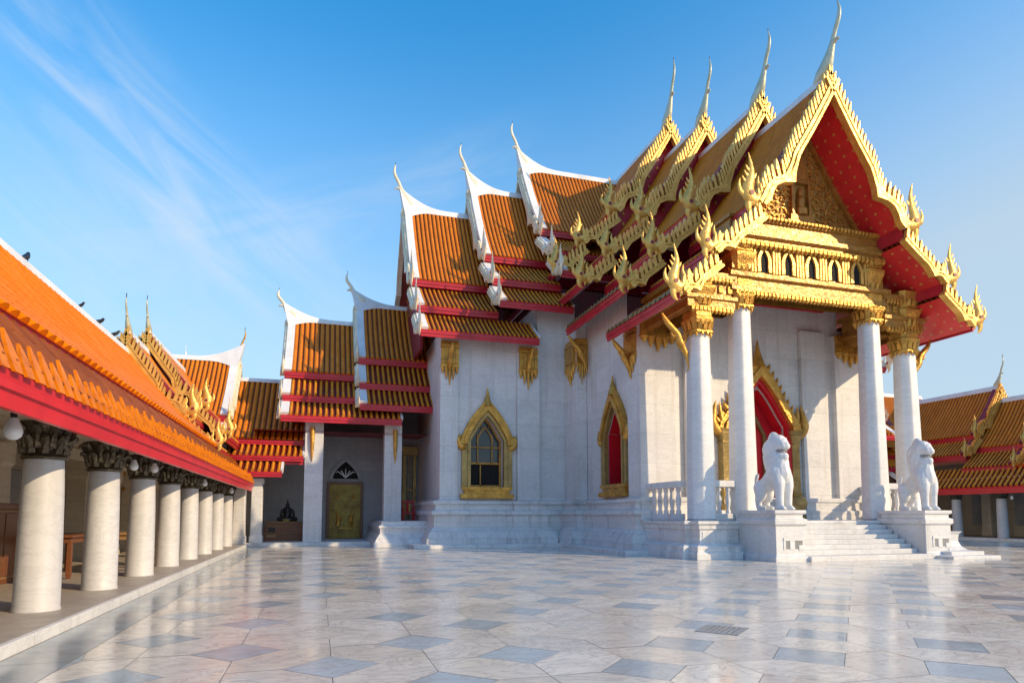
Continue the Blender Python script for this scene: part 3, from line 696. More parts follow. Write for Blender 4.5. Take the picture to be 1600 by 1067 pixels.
w.quad((14.0, 24, 10.2), (23.2, 24, 10.2), (23.2, 24, 11.25), (14.0, 24, 11.25))
w.build('wall', 'marble', hall)
def pil(name, *boxes):
    for b in boxes:
        m = MB(); m.box(*b); m.build(name, 'marble', hall, bevel=.015)
pil('pilaster', (5.6, 6.5, 31.0, 31.9, 2.33, 10.9), (9.6, 10.8, 31.0, 31.18, 2.33, 10.9), (12.3, 12.88, 29.7, 31.28, 2.33, 11.2), (12.7, 14.4, 23.76, 24.9, 1.36, 9.9), (22.8, 24.5, 23.76, 24.9, 1.36, 9.9), (20.95, 22.3, 23.80, 23.98, 1.36, 10.0), (14.9, 16.25, 23.80, 23.98, 1.36, 10.0))
# porch wall base
both('wall_base', 'plinth', lambda b: b.mould([(12.72, 23.7), (16.3, 23.7), (16.3, 23.98), (12.72, 23.98)], [(.16, 1.355), (.16, 1.6), (.06, 1.66), (.06, 2.1), (.12, 2.14), (.12, 2.3), (.02, 2.32)]), bevel=.01)
# podium, pedestals, stair
PD = [(.34, .0), (.34, .24), (.28, .28), (.28, .44), (.06, .54), (0, .56), (0, 1.04), (.06, 1.07), (.06, 1.22), (.13, 1.25), (.13, 1.355)]
pd = MB(); pd.mould([(12.75, 20.55), (13.0, 20.55), (13.0, 20.05), (14.2, 20.05), (14.2, 20.25), (23.0, 20.25), (23.0, 20.05), (24.2, 20.05), (24.2, 20.55), (24.45, 20.55), (24.45, 23.95), (12.75, 23.95)], PD); pd.build('podium', 'plinth', hall, bevel=.012)
for f in (f_id, f_mir):
    for q in [(x0, x1, 20.03, 20.06, .62, .98) for (x0, x1) in ((13.1, 13.6), (13.66, 14.1))] + [(12.72, 12.77, y0, y1, .62, .98) for (y0, y1) in ((20.75, 21.7), (21.8, 22.7), (22.8, 23.7))]:
        pn = MB(f); pn.box(*q); pn.build('podium_panel', 'marble', hall, bevel=.01)
st = MB(); nst = 8
for k in range(nst):
    st.box(15.98, 21.24, 18.3 + k * .265 - (.02 if k else .3), 20.3, k * 1.355 / nst - (.0 if k else .02), (k + 1) * 1.355 / nst - (.002 if k == nst - 1 else 0))
st.build('stair', 'marble', hall, bevel=.014)
def pedestal(x0, x1, wing):
    p = MB()
    p.mould([(x0, 18.22), (x1, 18.22), (x1, 20.2), (x0, 20.2)], [(.10, 0), (.10, .15), (.02, .20), (0, .24), (0, 1.18), (.03, 1.22), (.07, 1.26), (.07, 1.42), (-.03, 1.47), (-.03, 1.58), (.05, 1.63), (.05, 1.74)])
    po = p.build('stair_pedestal', 'marble', hall, bevel=.014)
    if wing:
        p = MB(); p.mould([(x1 + .01, 18.35), (x1 + .5, 18.35), (x1 + .5, 20.2), (x1 + .01, 20.2)], [(.9, 0), (.9, .1), (.55, .12), (.55, .24), (.20, .28), (.06, .42), (.0, .6), (.02, .85), (.10, .96)]); p.build('pedestal_wing', 'marble', po, bevel=.012)
    # little stone footing on the front, its openings painted as dark shade
    c = (x0 + x1) / 2 + .12; r = MB(); r.quad((c - .36, 18.216, .42), (c + .36, 18.216, .42), (c + .36, 18.216, .78), (c - .36, 18.216, .78)); r.build('recess', 'shade_beak_grey', po)
    r = MB(); r.box(c - .42, c + .42, 18.19, 18.24, .70, .80); r.box(c - .16, c + .04, 18.20, 18.24, .40, .70); r.box(c + .2, c + .42, 18.20, 18.24, .36, .55); r.box(c - .42, c - .33, 18.20, 18.24, .40, .70); r.build('recess_frame', 'plinth', po, bevel=.01)
pedestal(14.75, 15.93, False); pedestal(21.29, 22.5, True)
# balustrades
for f in (f_id, f_mir):
    for (x0, x1, y0, y1) in ((12.98, 13.28, 21.4, 23.7), (14.15, 14.95, 20.68, 20.94)):
        b = MB(f); b.box(x0, x1, y0, y1, 1.36, 1.62); o = b.build('balustrade', 'marble', hall, bevel=.02)
        b = MB(f); b.box(x0 - .05, x1 + .05, y0 - .05, y1 + .05, 2.62, 2.86); b.build('handrail', 'marble', o, bevel=.02)
        lx, ly = x1 - x0, y1 - y0; n = max(2, int(max(lx, ly) / .42))
        for k in range(n):
            b = MB(f); cx, cy = (x0 + lx * (k + .5) / n, (y0 + y1) / 2) if lx > ly else ((x0 + x1) / 2, y0 + ly * (k + .5) / n)
            b.lathe(cx, cy, [(.10, 1.62), (.10, 1.72), (.06, 1.8), (.10, 2.0), (.11, 2.15), (.06, 2.42), (.10, 2.5), (.10, 2.62)], 8, R(22.5))
            b.build('baluster', 'marble', o, 40)
# porch columns
def pcol(x, y, zt, zg):
    c = MB(); c.csq(x, y, [(.505, 1.357), (.505, 1.40), (.495, 1.42), (.475, 3.5), (.44, 6.0), (.395, zt)], .56)
    o = c.build('column', 'column', hall, None, .05)
    for pg in o.data.polygons: pg.use_smooth = True
    g = MB(); h = zg - zt
    g.csq(x, y, [(.41, zt - .02), (.47, zt + .03), (.47, zt + .10), (.41, zt + .14), (.43, zt + .3), (.50, zt + .52), (.50, zt + .58), (.44, zt + .64), (.45, zt + h * .55), (.52, zt + h * .62), (.57, zt + h * .66), (.57, zt + h * .70), (.48, zt + h * .74), (.50, zt + h * .93), (.58, zt + h)], .30)
    for ring, (zz, ln, rr) in enumerate(((zt + .12, .34, .45), (zt + h * .42, .30, .47), (zt + h * .76, .26, .50))):
        for k in range(16):
            a = 2 * math.pi * k / 16; e = .085
            u = Vector((math.cos(a), math.sin(a), 0)); t = Vector((-u.y, u.x, 0)); c0 = Vector((x, y, zz)) + u * rr * 1.0
            g.loft([[tuple(c0 - t * e), tuple(c0 + t * e), tuple(c0 + t * e + u * .05), tuple(c0 - t * e + u * .05)], [tuple(c0 + Vector((0, 0, ln * .6)) - t * e * .8 + u * .05), tuple(c0 + Vector((0, 0, ln * .6)) + t * e * .8 + u * .05), tuple(c0 + Vector((0, 0, ln * .6)) + t * e * .8 + u * .11), tuple(c0 + Vector((0, 0, ln * .6)) - t * e * .8 + u * .11)], [tuple(c0 + Vector((0, 0, ln)) - t * .01 + u * .13), tuple(c0 + Vector((0, 0, ln)) + t * .01 + u * .13), tuple(c0 + Vector((0, 0, ln)) + t * .01 + u * .15), tuple(c0 + Vector((0, 0, ln)) - t * .01 + u * .15)]])
    for k in range(14):                                                # drip leaves hanging over the shaft
        a = 2 * math.pi * k / 14; u = Vector((math.cos(a), math.sin(a), 0)) ; c0 = Vector((x, y, zt + .05)) + u * .46
        g.sweep([tuple(c0), tuple(c0 + u * .02 - Vector((0, 0, .10))), tuple(c0 - u * .01 - Vector((0, 0, .2)))], [.06, .05, .008], 5, 1)
    g.build('capital', 'gold', o, 35)
for x, zt, zg in ((13.6, 8.35, 10.9), (15.45, 9.5, 12.55), (21.75, 9.5, 12.55), (23.6, 8.35, 10.9)): pcol(x, 20.8, zt, zg)
# entablature
def dent(b, x0, x1, y, z, n, wd=.6, h=.2, d=.12):
    for k in range(n):
        c = x0 + (x1 - x0) * (k + .5) / n; e = (x1 - x0) / n * wd / 2
        b.loft([[(c - e, y + .02, z), (c + e, y + .02, z), (c + e, y - d, z), (c - e, y - d, z)], [(c - e, y + .02, z - h * .6), (c + e, y + .02, z - h * .6), (c + e, y - d, z - h * .6), (c - e, y - d, z - h * .6)], [(c - e * .2, y, z - h), (c + e * .2, y, z - h), (c + e * .2, y - d * .5, z - h), (c - e * .2, y - d * .5, z - h)]])
e = MB(); e.mould([(14.95, 20.44), (22.25, 20.44), (22.25, 21.2), (14.95, 21.2)], [(-.02, 9.98), (.02, 10.12), (.10, 10.16), (.10, 10.34), (.06, 10.37), (.06, 10.62), (.20, 10.68), (.20, 10.84), (.0, 10.9), (.0, 12.02), (.14, 12.06), (.14, 12.2), (.28, 12.3), (.28, 12.46), (.12, 12.52), (.12, 12.9), (.22, 12.94), (.22, 13.06)])
en = e.build('entablature', 'gold_smooth', hall, 30)
for args in ((20.42, 10.15, 40, .7, .24), (20.32, 12.08, 34, .75, .24, .14), (20.2, 13.1, 40, .7, .14, .08)):
    d = MB(); dent(d, 15.0, 22.2, *args); d.build('dentil_row', 'gold', en)
for k in range(-2, 3):
    q = lambda u, z, dd: (AX + k * 1.12 + u, 20.44 - dd, z)
    nb = MB(); o = full(ogee(.32, 11.45, 12.0, 6, .1), 10.95); i = full(ogee(.18, 11.45, 11.86, 6, .1), 10.98); band(nb, q, o, i, .0, .10)
    no = nb.build('niche', 'gold_board', en, 30)
    vb = MB(); vb.face([vb.P(*q(x, z, .012)) for x, z in i]); vb.build('niche_shade', 'void', no)  # flat near-black face paints the shaded depth of the niche
for k in range(-3, 3):
    ps = MB(); c = AX + (k + .5) * 1.12
    for dx in (-.13, .0, .13): ps.box(c + dx - .045, c + dx + .045, 20.34, 20.45, 10.92, 12.0)
    ps.box(c - .19, c + .19, 20.40, 20.446, 10.91, 12.01)
    ps.build('frieze_pilaster', 'gold_board', en, bevel=.01)
for f in (f_id, f_mir):
    b = MB(f); b.mould([(13.02, 20.46), (14.9, 20.46), (14.9, 21.1), (13.95, 21.1), (13.95, 23.72), (13.02, 23.72)], [(-.02, 9.2), (.02, 9.32), (.08, 9.34), (.08, 9.62), (.16, 9.66), (.16, 9.8), (.0, 9.84), (.0, 10.45), (.14, 10.5), (.14, 10.7), (.02, 10.74)])
    so_ = b.build('side_beam', 'gold_smooth', hall, 30)
    b = MB(f); dent(b, 13.05, 14.9, 20.44, 9.35, 11, .7, .24); b.build('dentil_row', 'gold', so_)
    b = MB(f); dent(b, 13.05, 14.9, 20.44, 10.5, 11, .75, .22); b.build('dentil_row', 'gold', so_); b = MB(f)
    for k in range(5):
        c = 13.2 + k * .4; b = MB(f); b.box(c - .1, c + .1, 20.40, 20.47, 9.95, 10.25); b.build('frieze_panel', 'gold', so_, bevel=.015)
cl = MB(); cl.box(14.2, 23.0, 21.0, 23.98, 11.1, 11.2); cl.build('porch_ceiling', 'red_dark', hall)
# pediment
pe = MB(); zr = lambda o: 18.5 - .42 - 5.5 / 3.6 * o - .22 * 4 * (o / 3.6) * (1 - o / 3.6)
pts = [(-3.3, 13.07)] + [(o, zr(abs(o))) for o in [-3.2 + .4 * i for i in range(17)]] + [(3.3, 13.07)]
pe.prism(pts, lambda o, z: (AX + o, 20.95, z), lambda o, z: (AX + o, 21.1, z)); po = pe.build('pediment', 'carved', hall)
pr = MB()
for s in (-1, 1):
    pr.loft([[(AX + s * o, y, zr(o) + dz) for y, dz in ((20.95, -.02), (20.78, -.02), (20.78, -.34), (20.95, -.34))] for o in [.0, .5, 1, 1.6, 2.2, 2.8, 3.25]])
pr.build('pediment_border', 'gold_smooth', po, 30)
cv = MB(); rnd = random.Random(5)
def curl(cx, cz, r, turn, ph):
    p = []; n = 9
    for i in range(n):
        t = i / (n - 1); a = ph + turn * t * 5.2; rr = r * (1 - .82 * t)
        p.append((cx + rr * math.cos(a), 20.93 - .05 * t, cz + rr * math.sin(a)))
    cv.sweep(p, [.055 * (1 - .5 * i / (n - 1)) * (r / .22) ** .5 for i in range(n)], 5, 1)
y_ = 0
zz = 13.25
while zz < 17.4:
    hw = 3.2
    while hw > 0 and zr(hw) - .5 < zz: hw -= .05
    x = .55
    while x < hw:
        r = rnd.uniform(.13, .21); t = rnd.choice((-1, 1)); ph = rnd.uniform(0, 6.28); dz = rnd.uniform(-.06, .06)
        for s in (-1, 1): curl(AX + s * x, zz + dz, r, t * s, ph if s > 0 else math.pi - ph)
        x += rnd.uniform(.26, .34)
    zz += .30
cv.build('pediment_carving', 'gold', po, 60)
sh = MB()
for (x0, x1, y, z0, z1) in ((-.75, .75, 20.72, 13.08, 13.5), (-.58, .58, 20.74, 13.5, 13.75), (-.48, -.34, 20.76, 13.75, 15.1), (.34, .48, 20.76, 13.75, 15.1), (-.6, .6, 20.74, 15.1, 15.28)): sh.box(AX + x0, AX + x1, y, 20.96, z0, z1)
sh.prism([(-.5, 15.28), (.5, 15.28), (.22, 15.7), (.06, 16.3), (0, 16.9), (-.06, 16.3), (-.22, 15.7)], lambda o, z: (AX + o, 20.76, z), lambda o, z: (AX + o, 20.95, z))
sh.lathe(AX, 20.86, [(.26, 13.75), (.28, 14.0), (.14, 14.1), (.18, 14.4), (.1, 14.6), (.12, 14.75), (.02, 15.0)], 10)
sh.build('pediment_shrine', 'gold_smooth', po, bevel=.015)
# windows and the door
ogee_window(hall, gT, 8.02, 2.95, .86, 5.3, 6.55)
ogee_window(hall, gN, 26.45, 2.95, .86, 5.3, 6.55, red=True, deep=.9)
def porch_door():
    q = lambda u, z, d: gP(AX + u, d, z)
    zb, zs, zt, w_ = 1.36, 5.5, 7.4, 1.42
    fr = MB(); inn = full(ogee(w_, zs, zt), zb); band(fr, q, full(ogee(w_ + .22, zs, zt + .36), zb), inn, -.02, .22)
    fo = fr.build('door', 'red_door', hall, 40)
    hd = MB()
    for s in (-1, 1):
        ho = [(s * x, z) for x, z in [(w_ + .72, zs - .3)] + ogee(w_ + .66, zs + .1, zt + 1.15, 10, .42)]; hi = [(s * x, z) for x, z in [(w_ + .18, zs - .3)] + ogee(w_ + .18, zs, zt + .3, 10)]
        band(hd, q, ho, hi, .0, .34)
        h2 = [(s * x, z) for x, z in [(w_ + .46, zs - .2)] + ogee(w_ + .42, zs + .05, zt + .72, 10, .4)]
        band(hd, q, h2, hi, .33, .44)
        for k in range(9):
            t = (k + .5) / 9.5; i = min(int(t * 10), 9); a = Vector((ho[i + 1][0], ho[i + 1][1])); nrm = Vector((s * .75, .66))
            b2 = a + nrm * .26; hd.sweep([q(a.x, a.y, .17), q((a.x + b2.x) / 2, (a.y + b2.y) / 2 + .05, .17), q(b2.x, b2.y + .16, .17)], [.13, .1, .01], 6, 2)
    hd.build('hood', 'gold', fo, 40)
    for s in (-1, 1):
        b = MB()
        b.sweep([q(s * (w_ + .40), zs - .35, .2), q(s * (w_ + .74), zs - .3, .2), q(s * (w_ + .98), zs + .05, .2), q(s * (w_ + .92), zs + .5, .2), q(s * (w_ + .8), zs + 1.0, .2)], [.16, .22, .2, .14, .02], 8, 4)
        b.sweep([q(s * (w_ + .5), zs + .1, .22), q(s * (w_ + .6), zs + .5, .22), q(s * (w_ + .62), zs + .95, .22)], [.14, .10, .02], 7, 3)
        b.build('scroll', 'gold', fo, 60)
        j = MB(); x = w_ + .42
        pr_ = [(.34, 1.36), (.36, 1.5), (.22, 1.6), (.30, 1.8), (.40, 2.05), (.36, 2.3), (.22, 2.42), (.26, 2.55), (.20, 2.62), (.19, 4.6), (.24, 4.7), (.19, 4.78), (.26, 4.95), (.32, 5.1), (.28, 5.16), (.36, 5.3)]
        c = q(s * x, 0, .12); j.csq(c[0], c[1], pr_, .25); j.build('jamb_pilaster', 'gold_dull', fo, 30)
    t = MB(); t.sweep([q(0, zt + .75, .2), q(0, zt + 1.15, .2), q(0, zt + 1.5, .2), q(0, zt + 2.0, .2)], [.34, .2, .1, .012], 8, 4); t.build('spire', 'gold', fo, 60)
    l = MB()
    for s in (-1, 1):                                                   # leaves swung open against the reveal
        half = ogee(w_, zs, zt)
        l.loft([[q(s * (w_ - a), z, dd) for a, dd in ((.01, -.1), (.01, -1.0), (.08, -1.0), (.08, -.1))] for z in (zb + .01, zs)])
        l.loft([[q(s * (x - .02), z - .02, dd) for x, z in half[:-1]] for dd in (-.1, -.68)], False, False, False)
    l.build('door_leaf', 'red_door', fo)
    i2 = MB(); band(i2, q, full(ogee(w_ - .45, zs - .3, zt - .75), zb), full(ogee(w_ - .62, zs - .3, zt - 1.0), zb), -.72, -.6); i2.build('inner_frame', 'gold_pale', fo, 40)
    v = MB(); v.quad(q(-w_, zb, -.74), q(w_, zb, -.74), q(w_, zt, -.74), q(-w_, zt, -.74)); v.build('inner_door', 'red_door', fo)
porch_door()
# gilded brackets
gC1 = lambda u, d, z: (u, 31.0 - d, z)
bracket_capital(hall, gC1, 5.6, 6.5, 7.95, 10.2); bracket_capital(hall, gC1, 9.66, 10.66, 7.95, 10.2)
bracket_capital(hall, lambda u, d, z: (u, 29.7 - d, z), 12.3, 12.9, 8.1, 10.5); bracket_capital(hall, lambda v, d, z: (12.3 - d, v, z), 29.7, 30.9, 8.1, 10.5)
bracket_capital(hall, lambda v, d, z: (12.7 - d, v, z), 24.0, 24.9, 7.3, 9.6); bracket_capital(hall, lambda u, d, z: (u, 23.76 - d, z), 12.72, 14.38, 8.4, 9.9); bracket_capital(hall, lambda u, d, z: (u, 23.76 - d, z), 22.82, 24.48, 8.4, 9.9)
for a, s, o, z, k in ((20.8, -1, 5.45, 7.35, 1.05), (20.8, 1, 5.45, 7.35, 1.05), (24.45, -1, 6.0, 7.75, .8), (29.3, -1, 5.9, 8.95, .95)): strut(hall, f_nave, a, s, o, z, k)
for a in (6.05, 10.15): strut(hall, f_trL, a, 1, 6.05, 8.6, .8)
# roofs of the hall
LF = ((2,), 'gold_pale', .36, .2)
roof(hall, f_nave, 19.1, 23.4, 18.5, ext=(0, 0, 1.5), fill=False, soff='soffit', ch=2.5, leaf=LF, naga_k=1.15, ridge_up=0)
roof(hall, f_nave, 23.0, 27.8, 20.05, ext=(0, 0, 1.8), ch=2.7, leaf=LF, naga_k=1.15, ridge_up=0)
roof(hall, f_nave, 27.4, 31.2, 21.8, ext=(0, 0, 0), ch=2.8, naga_k=1.15, ridge_up=0)
roof(hall, f_nave, 30.8, 43.2, 23.7, ext=(0, 0, 0), ch=3.3, naga_k=1.15, ridge_up=0)
for f in (f_trL, f_trR):
    roof(hall, f, 4.45, 8.7, 19.6, ext=(0, 0, 1.8), gold='ivory', chm='ivory', ch=2.5)
    roof(hall, f, 8.4, 12.2, 21.4, ext=(0, 0, .2), gold='ivory', chm='ivory', ch=2.6)
    roof(hall, f, 11.7, 18.6, 23.3, gold='ivory', chm='ivory', ch=2.7)

# ================================================================ cloister
GX, BY = -7.4, 39.5
def cloister(F, right):
    where = 'right' if right else 'left'
    g = lambda *p: F(*p)
    gal = empty('cloister_gallery', F(GX, 18, 0), 'open marble colonnade under a long low orange roof %s' % ('beyond the lions at the right edge' if right else 'along the left of the courtyard'), 'gallery')
    b = MB(F); b.box(-9.4, -3.39, 2, 34.2, -.01, .15); b.build('floor', 'floor_plain', gal, bevel=.01)
    b = MB(F); b.box(-3.39, -3.30, 2, 34.2, -.01, .156); b.build('kerb', 'marble', gal, bevel=.015)
    b = MB(F); b.box(-8.9, -8.6, 2, 34, .15, 5.2); b.build('back_wall', 'gallery_wall', gal)
    b = MB(F)
    b.box(-4.28, -3.72, 2, 33.8, 3.0, 3.32); b.box(-7.55, -7.1, 2, 33.8, 3.25, 3.6); b.build('beam', 'gallery_wall', gal, bevel=.02)
    b = MB(F); b.box(-8.6, -3.7, 2, 33.8, 3.62, 3.7); b.build('ceiling', 'gallery_wall', gal)
    for k in range(-3 if not right else 2, 8):
        y = 11.5 + 2.9 * k
        c = MB(F); c.lathe(-4.08, y, [(.312, .151), (.312, .18), (.302, .21), (.294, 1.0), (.28, 1.8), (.258, 2.44)], 24); o = c.build('column', 'gallery_column', gal, 40)
        c = MB(F); c.lathe(-4.08, y, [(.30, 2.43), (.315, 2.47), (.27, 2.52), (.26, 2.6), (.28, 2.75), (.33, 2.9), (.38, 2.97), (.38, 3.0)], 16)
        for ring, (z0, ln, r0, n) in enumerate(((2.52, .26, .27, 10), (2.60, .34, .28, 10))):
            for j in range(n):
                a = 2 * math.pi * (j + ring * .5) / n; u = Vector((math.cos(a), math.sin(a), 0)); p = Vector((-4.08, y, z0)) + u * r0
                c.sweep([tuple(p), tuple(p + u * .03 + Vector((0, 0, ln * .6))), tuple(p + u * .12 + Vector((0, 0, ln))), tuple(p + u * .17 + Vector((0, 0, ln * .84)))], [.07, .065, .045, .01], 5, 2)
        c.build('capital', 'bronze', o, 40)
        c = MB(F); c.csq(-7.3, y + .3, [(.36, .151), (.36, .5), (.32, .55), (.30, 2.7), (.36, 2.8), (.36, 3.25)], .15); c.build('inner_pillar', 'gallery_wall', gal, 30)
        c = MB(F); c.box(-8.61, -8.5, y + 1.0, y + 2.4, .8, 2.9); c.build('wall_panel', 'grey_wall', gal, bevel=.02)
    fg = lambda a, o, z: F(GX + o, a, z)
    GT = [((0, 0), (3.3, -3.55)), ((3.16, -3.60), (4.2, -4.72))]
    roof(gal, fg, 2 if not right else 14, 28.3, 7.85, tiers=GT, ntiers=2, ext=(0, 5.3), tile='tile_bright' if not right else 'tile', tile_low='tile_old' if not right else 'tile_eave', front=False, fasc='red_bright', fh=.42, fh0=.1, leaf=((1,), 'leaf', .30, .40) if not right else None, pitch=.32)
    # corner pavilion
    pav = empty('corner_pavilion', F(GX, 33, 0), 'corner pavilion with twin stepped golden gables rising behind the %s gallery roof' % where, 'pavilion')
    PT = [((0, 0), (2.3, -3.0)), ((2.15, -3.25), (3.3, -4.25))]
    roof(pav, fg, 28.0, 31.3, 8.6, tiers=PT, ntiers=2, ext=(0, 0), ch=1.25 if not right else 1.8, naga_k=.75, chm='mosaic', gold='gold', ridge_up=0, verge=.3)
    roof(pav, fg, 31.0, 38.5, 9.45, tiers=PT, ntiers=2, ext=(0, 0), ch=1.3 if not right else 1.8, naga_k=.75, chm='mosaic', gold='gold', ridge_up=0, verge=.3)
    fF = lambda a, o, z: F(-a, BY - o, z)
    roof(pav, fF, 4.7, 10.5, 10.35, tiers=[((0, 0), (3.3, -3.6)), ((3.1, -3.95), (4.3, -4.75))], ntiers=2, ext=(0, 0), ch=1.75, naga_k=.6, chm='gold', gold='ivory' if not right else 'gold', ridge_up=.9)
    b = MB(F); b.box(-8.9, -8.6, 34, 40, 0, 5.0); b.box(-8.6, -3.4, 39.2, 39.5, 0, 5.0); b.build('wall', 'gallery_wall', pav)
    for x, y in ((-3.05, 34.9), (-3.75, 33.9)):
        b = MB(F); b.csq(x, y, [(.32, .15), (.32, .5), (.28, .55), (.26, 3.1), (.32, 3.2), (.32, 3.4)], .12); b.build('pillar', 'marble', pav, 30)
    # back wing joining the hall
    wing = empty('back_wing', F(1.5, 36, 0), 'back wing with two stepped orange roofs joining the %s side of the hall' % where, 'wing')
    fB = lambda a, o, z: F(a, BY - o, z)
    roof(wing, fB, -4.6, -1.95, 9.25, tiers=[((0, 0), (4.1, -3.75)), ((3.9, -4.05), (4.9, -4.65)), ((4.7, -5.0), (5.5, -5.5))], ext=(1.1, 1.1, .1), front=False, fh=.3, pitch=.29)
    roof(wing, fB, -2.0, 2.1, 13.05, tiers=[((0, 0), (3.4, -3.75)), ((3.2, -4.2), (4.4, -5.2)), ((4.2, -5.55), (5.4, -6.4))], ext=(0, 0, 2.0), gold='ivory', chm='ivory', ch=1.6, naga_k=.55, pitch=.29, ridge_up=.9)
    roof(wing, fB, 1.9, 6.2, 14.3, tiers=[((0, 0), (3.4, -4.0)), ((3.2, -4.4), (4.4, -5.6)), ((4.2, -5.95), (5.4, -6.9))], ext=(0, 0, 0), gold='ivory', chm='ivory', ch=1.8, naga_k=.55, pitch=.29, ridge_up=.9)
    b = MB(F); b.box(-3.6, 5.6, 34.15, 39.5, -.01, .18); b.build('floor', 'plinth', wing, bevel=.012)
    b = MB(F); gW = lambda u, d, z: (u, 39.3 - d, z); b.quad((-3.4, 39.3, .18), (5.75, 39.3, .18), (5.75, 39.3, 9), (-3.4, 39.3, 9)); b.build('back_wall', 'grey_wall', wing)
    b = MB(F); b.quad((-3.4, 34.6, 5.9), (5.7, 34.6, 5.9), (5.7, 39.3, 6.2), (-3.4, 39.3, 6.2)); b.build('ceiling', 'red_dark', wing)
    for x0, x1, zb in ((-.80, .12, .18), (3.27, 4.2, 1.25)):
        b = MB(F); b.box(x0, x1, 34.75, 35.65, zb, 6.4); pl = b.build('pillar', 'marble', wing, bevel=.015)
        if not right:
            b = MB(); xm = (x0 + x1) / 2 + (-.1 if x0 < 0 else .1)
            b.sweep([(xm, 34.7, 6.1), (xm, 34.66, 5.6), (xm, 34.66, 5.0), (xm, 34.7, 4.3)], [.14, .12, .09, .01], 8, 3); b.build('bracket', 'gold', pl, 60)
    b = MB(F); b.mould([(3.05, 32.35), (5.5, 32.35), (5.5, 39), (3.05, 39)], [(.5, -.01), (.5, .18), (.44, .24), (.36, .4), (.22, .6), (.18, .66), (.18, .88), (.24, .92), (.24, 1.02), (.10, 1.1), (.10, 1.25)]); b.build('podium', 'plinth', wing, bevel=.012)
    if right: return
    # gilded door with a fanlight
    b = MB(); b.box(.40, .56, 39.12, 39.29, .18, 3.5); b.box(2.32, 2.48, 39.12, 39.29, .18, 3.5); b.box(.56, 2.32, 39.12, 39.29, 3.36, 3.5); dr = b.build('door', 'wood', wing, bevel=.01)
    b = MB(); b.box(.56, 2.32, 39.17, 39.28, .2, 3.36); b.build('door_leaf', 'gilt_door', dr)
    b = MB()
    for s in (-1, 1): b.sweep([(1.44 + s * .4, 39.15, .9), (1.44 + s * .34, 39.12, 1.35), (1.44 + s * .46, 39.12, 1.7)], [.12, .13, .06], 6, 3); b.sweep([(1.44 + s * .5, 39.15, 2.55), (1.44 + s * .42, 39.13, 2.75)], [.09, .08], 6, 1)
    b.box(1.1, 1.78, 39.14, 39.18, .75, .82); b.build('door_relief', 'gold', dr, 40)
    q = lambda u, z, d: (1.44 + u, 39.28 - d, z)
    b = MB(); o = full(ogee(.96, 3.72, 5.0, 8, .1), 3.62); i = full(ogee(.72, 3.78, 4.72, 8, .1), 3.7); band(b, q, o, i, .0, .16); fl = b.build('fanlight', 'grey_wall', wing, 40)
    b = MB(); b.face([b.P(*q(x, z, .03)) for x, z in i]); b.build('fanlight_pane', 'void', fl)
    b = MB()
    for k in range(-2, 3): b.sweep([q(0, 3.75, .06), q(k * .2, 4.1, .06), q(k * .34 * .8, 4.3 - abs(k) * .12, .06)], [.03, .035, .02], 5, 2)
    b.build('fanlight_tracery', 'lamp', fl, 40)
    # recessed red door and gilded window frame beside the hall
    b = MB(); b.box(4.0, 4.62, 39.05, 39.28, 1.25, 6.0); rd = b.build('red_doorway', 'red_door', wing, bevel=.01)
    b = MB(); b.box(4.78, 5.0, 39.0, 39.26, 1.4, 5.2); b.box(5.4, 5.6, 39.0, 39.26, 1.4, 5.2); b.box(4.7, 5.68, 38.95, 39.27, 5.2, 5.7); b.box(5.0, 5.4, 39.05, 39.2, 3.0, 3.12)
    for k in (5.1, 5.25): b.box(k, k + .05, 39.08, 39.18, 1.4, 5.2)
    b.build('gilded_window_frame', 'gold_dull', rd, bevel=.01)
M['floor_plain'] = mat('gallery_floor', (0.45, 0.4, 0.35), 0.16, build=b_marble((0.44, 0.385, 0.33), (0.26, 0.225, 0.19), (0.36, 0.32, 0.265), True, 1.2, 0.6, 0.5))
cloister(f_id, False)
cloister(lambda x, y, z: (2 * AX - 1.4 - x, y, z * 1.05), True)

# ================================================================ free-standing things
def clay(name, m, parent, chains, loc, voxel=.03, smooth=4, n=10):
    """several swept limbs melted into one continuous skin"""
    mb = MB()
    for pts, rad in chains:
        P = [Vector(p) for p in pts]; a = (P[0] - P[1]).normalized(); b = (P[-1] - P[-2]).normalized()
        pre = [(P[0] + a * rad[0] * .95, rad[0] * .2), (P[0] + a * rad[0] * .6, rad[0] * .76)] if P[0].z + a.z * rad[0] > .02 else []
        post = [(P[-1] + b * rad[-1] * .6, rad[-1] * .76), (P[-1] + b * rad[-1] * .95, rad[-1] * .2)] if P[-1].z + b.z * rad[-1] > .02 else []
        mb.sweep([p for p, r in pre] + P + [p for p, r in post], [r for p, r in pre] + list(rad) + [r for p, r in post], n, 3)
    me = bpy.data.meshes.new(name); me.from_pydata(mb.v, [], mb.fc)
    bm = bmesh.new(); bm.from_mesh(me); bmesh.ops.recalc_face_normals(bm, faces=bm.faces); bm.to_mesh(me); bm.free()
    o = bpy.data.objects.new(name, me); COL.objects.link(o)
    r = o.modifiers.new('remesh', 'REMESH'); r.mode = 'VOXEL'; r.voxel_size = voxel
    sm = o.modifiers.new('smooth', 'SMOOTH'); sm.factor = .5; sm.iterations = smooth
    dg = bpy.context.evaluated_depsgraph_get(); me2 = bpy.data.meshes.new_from_object(o.evaluated_get(dg)); me2.name = name
    o.modifiers.clear(); o.data = me2; me2.materials.clear(); me2.materials.append(M[m]); me2.shade_smooth()
    o.location = loc; o.parent = parent
    return o
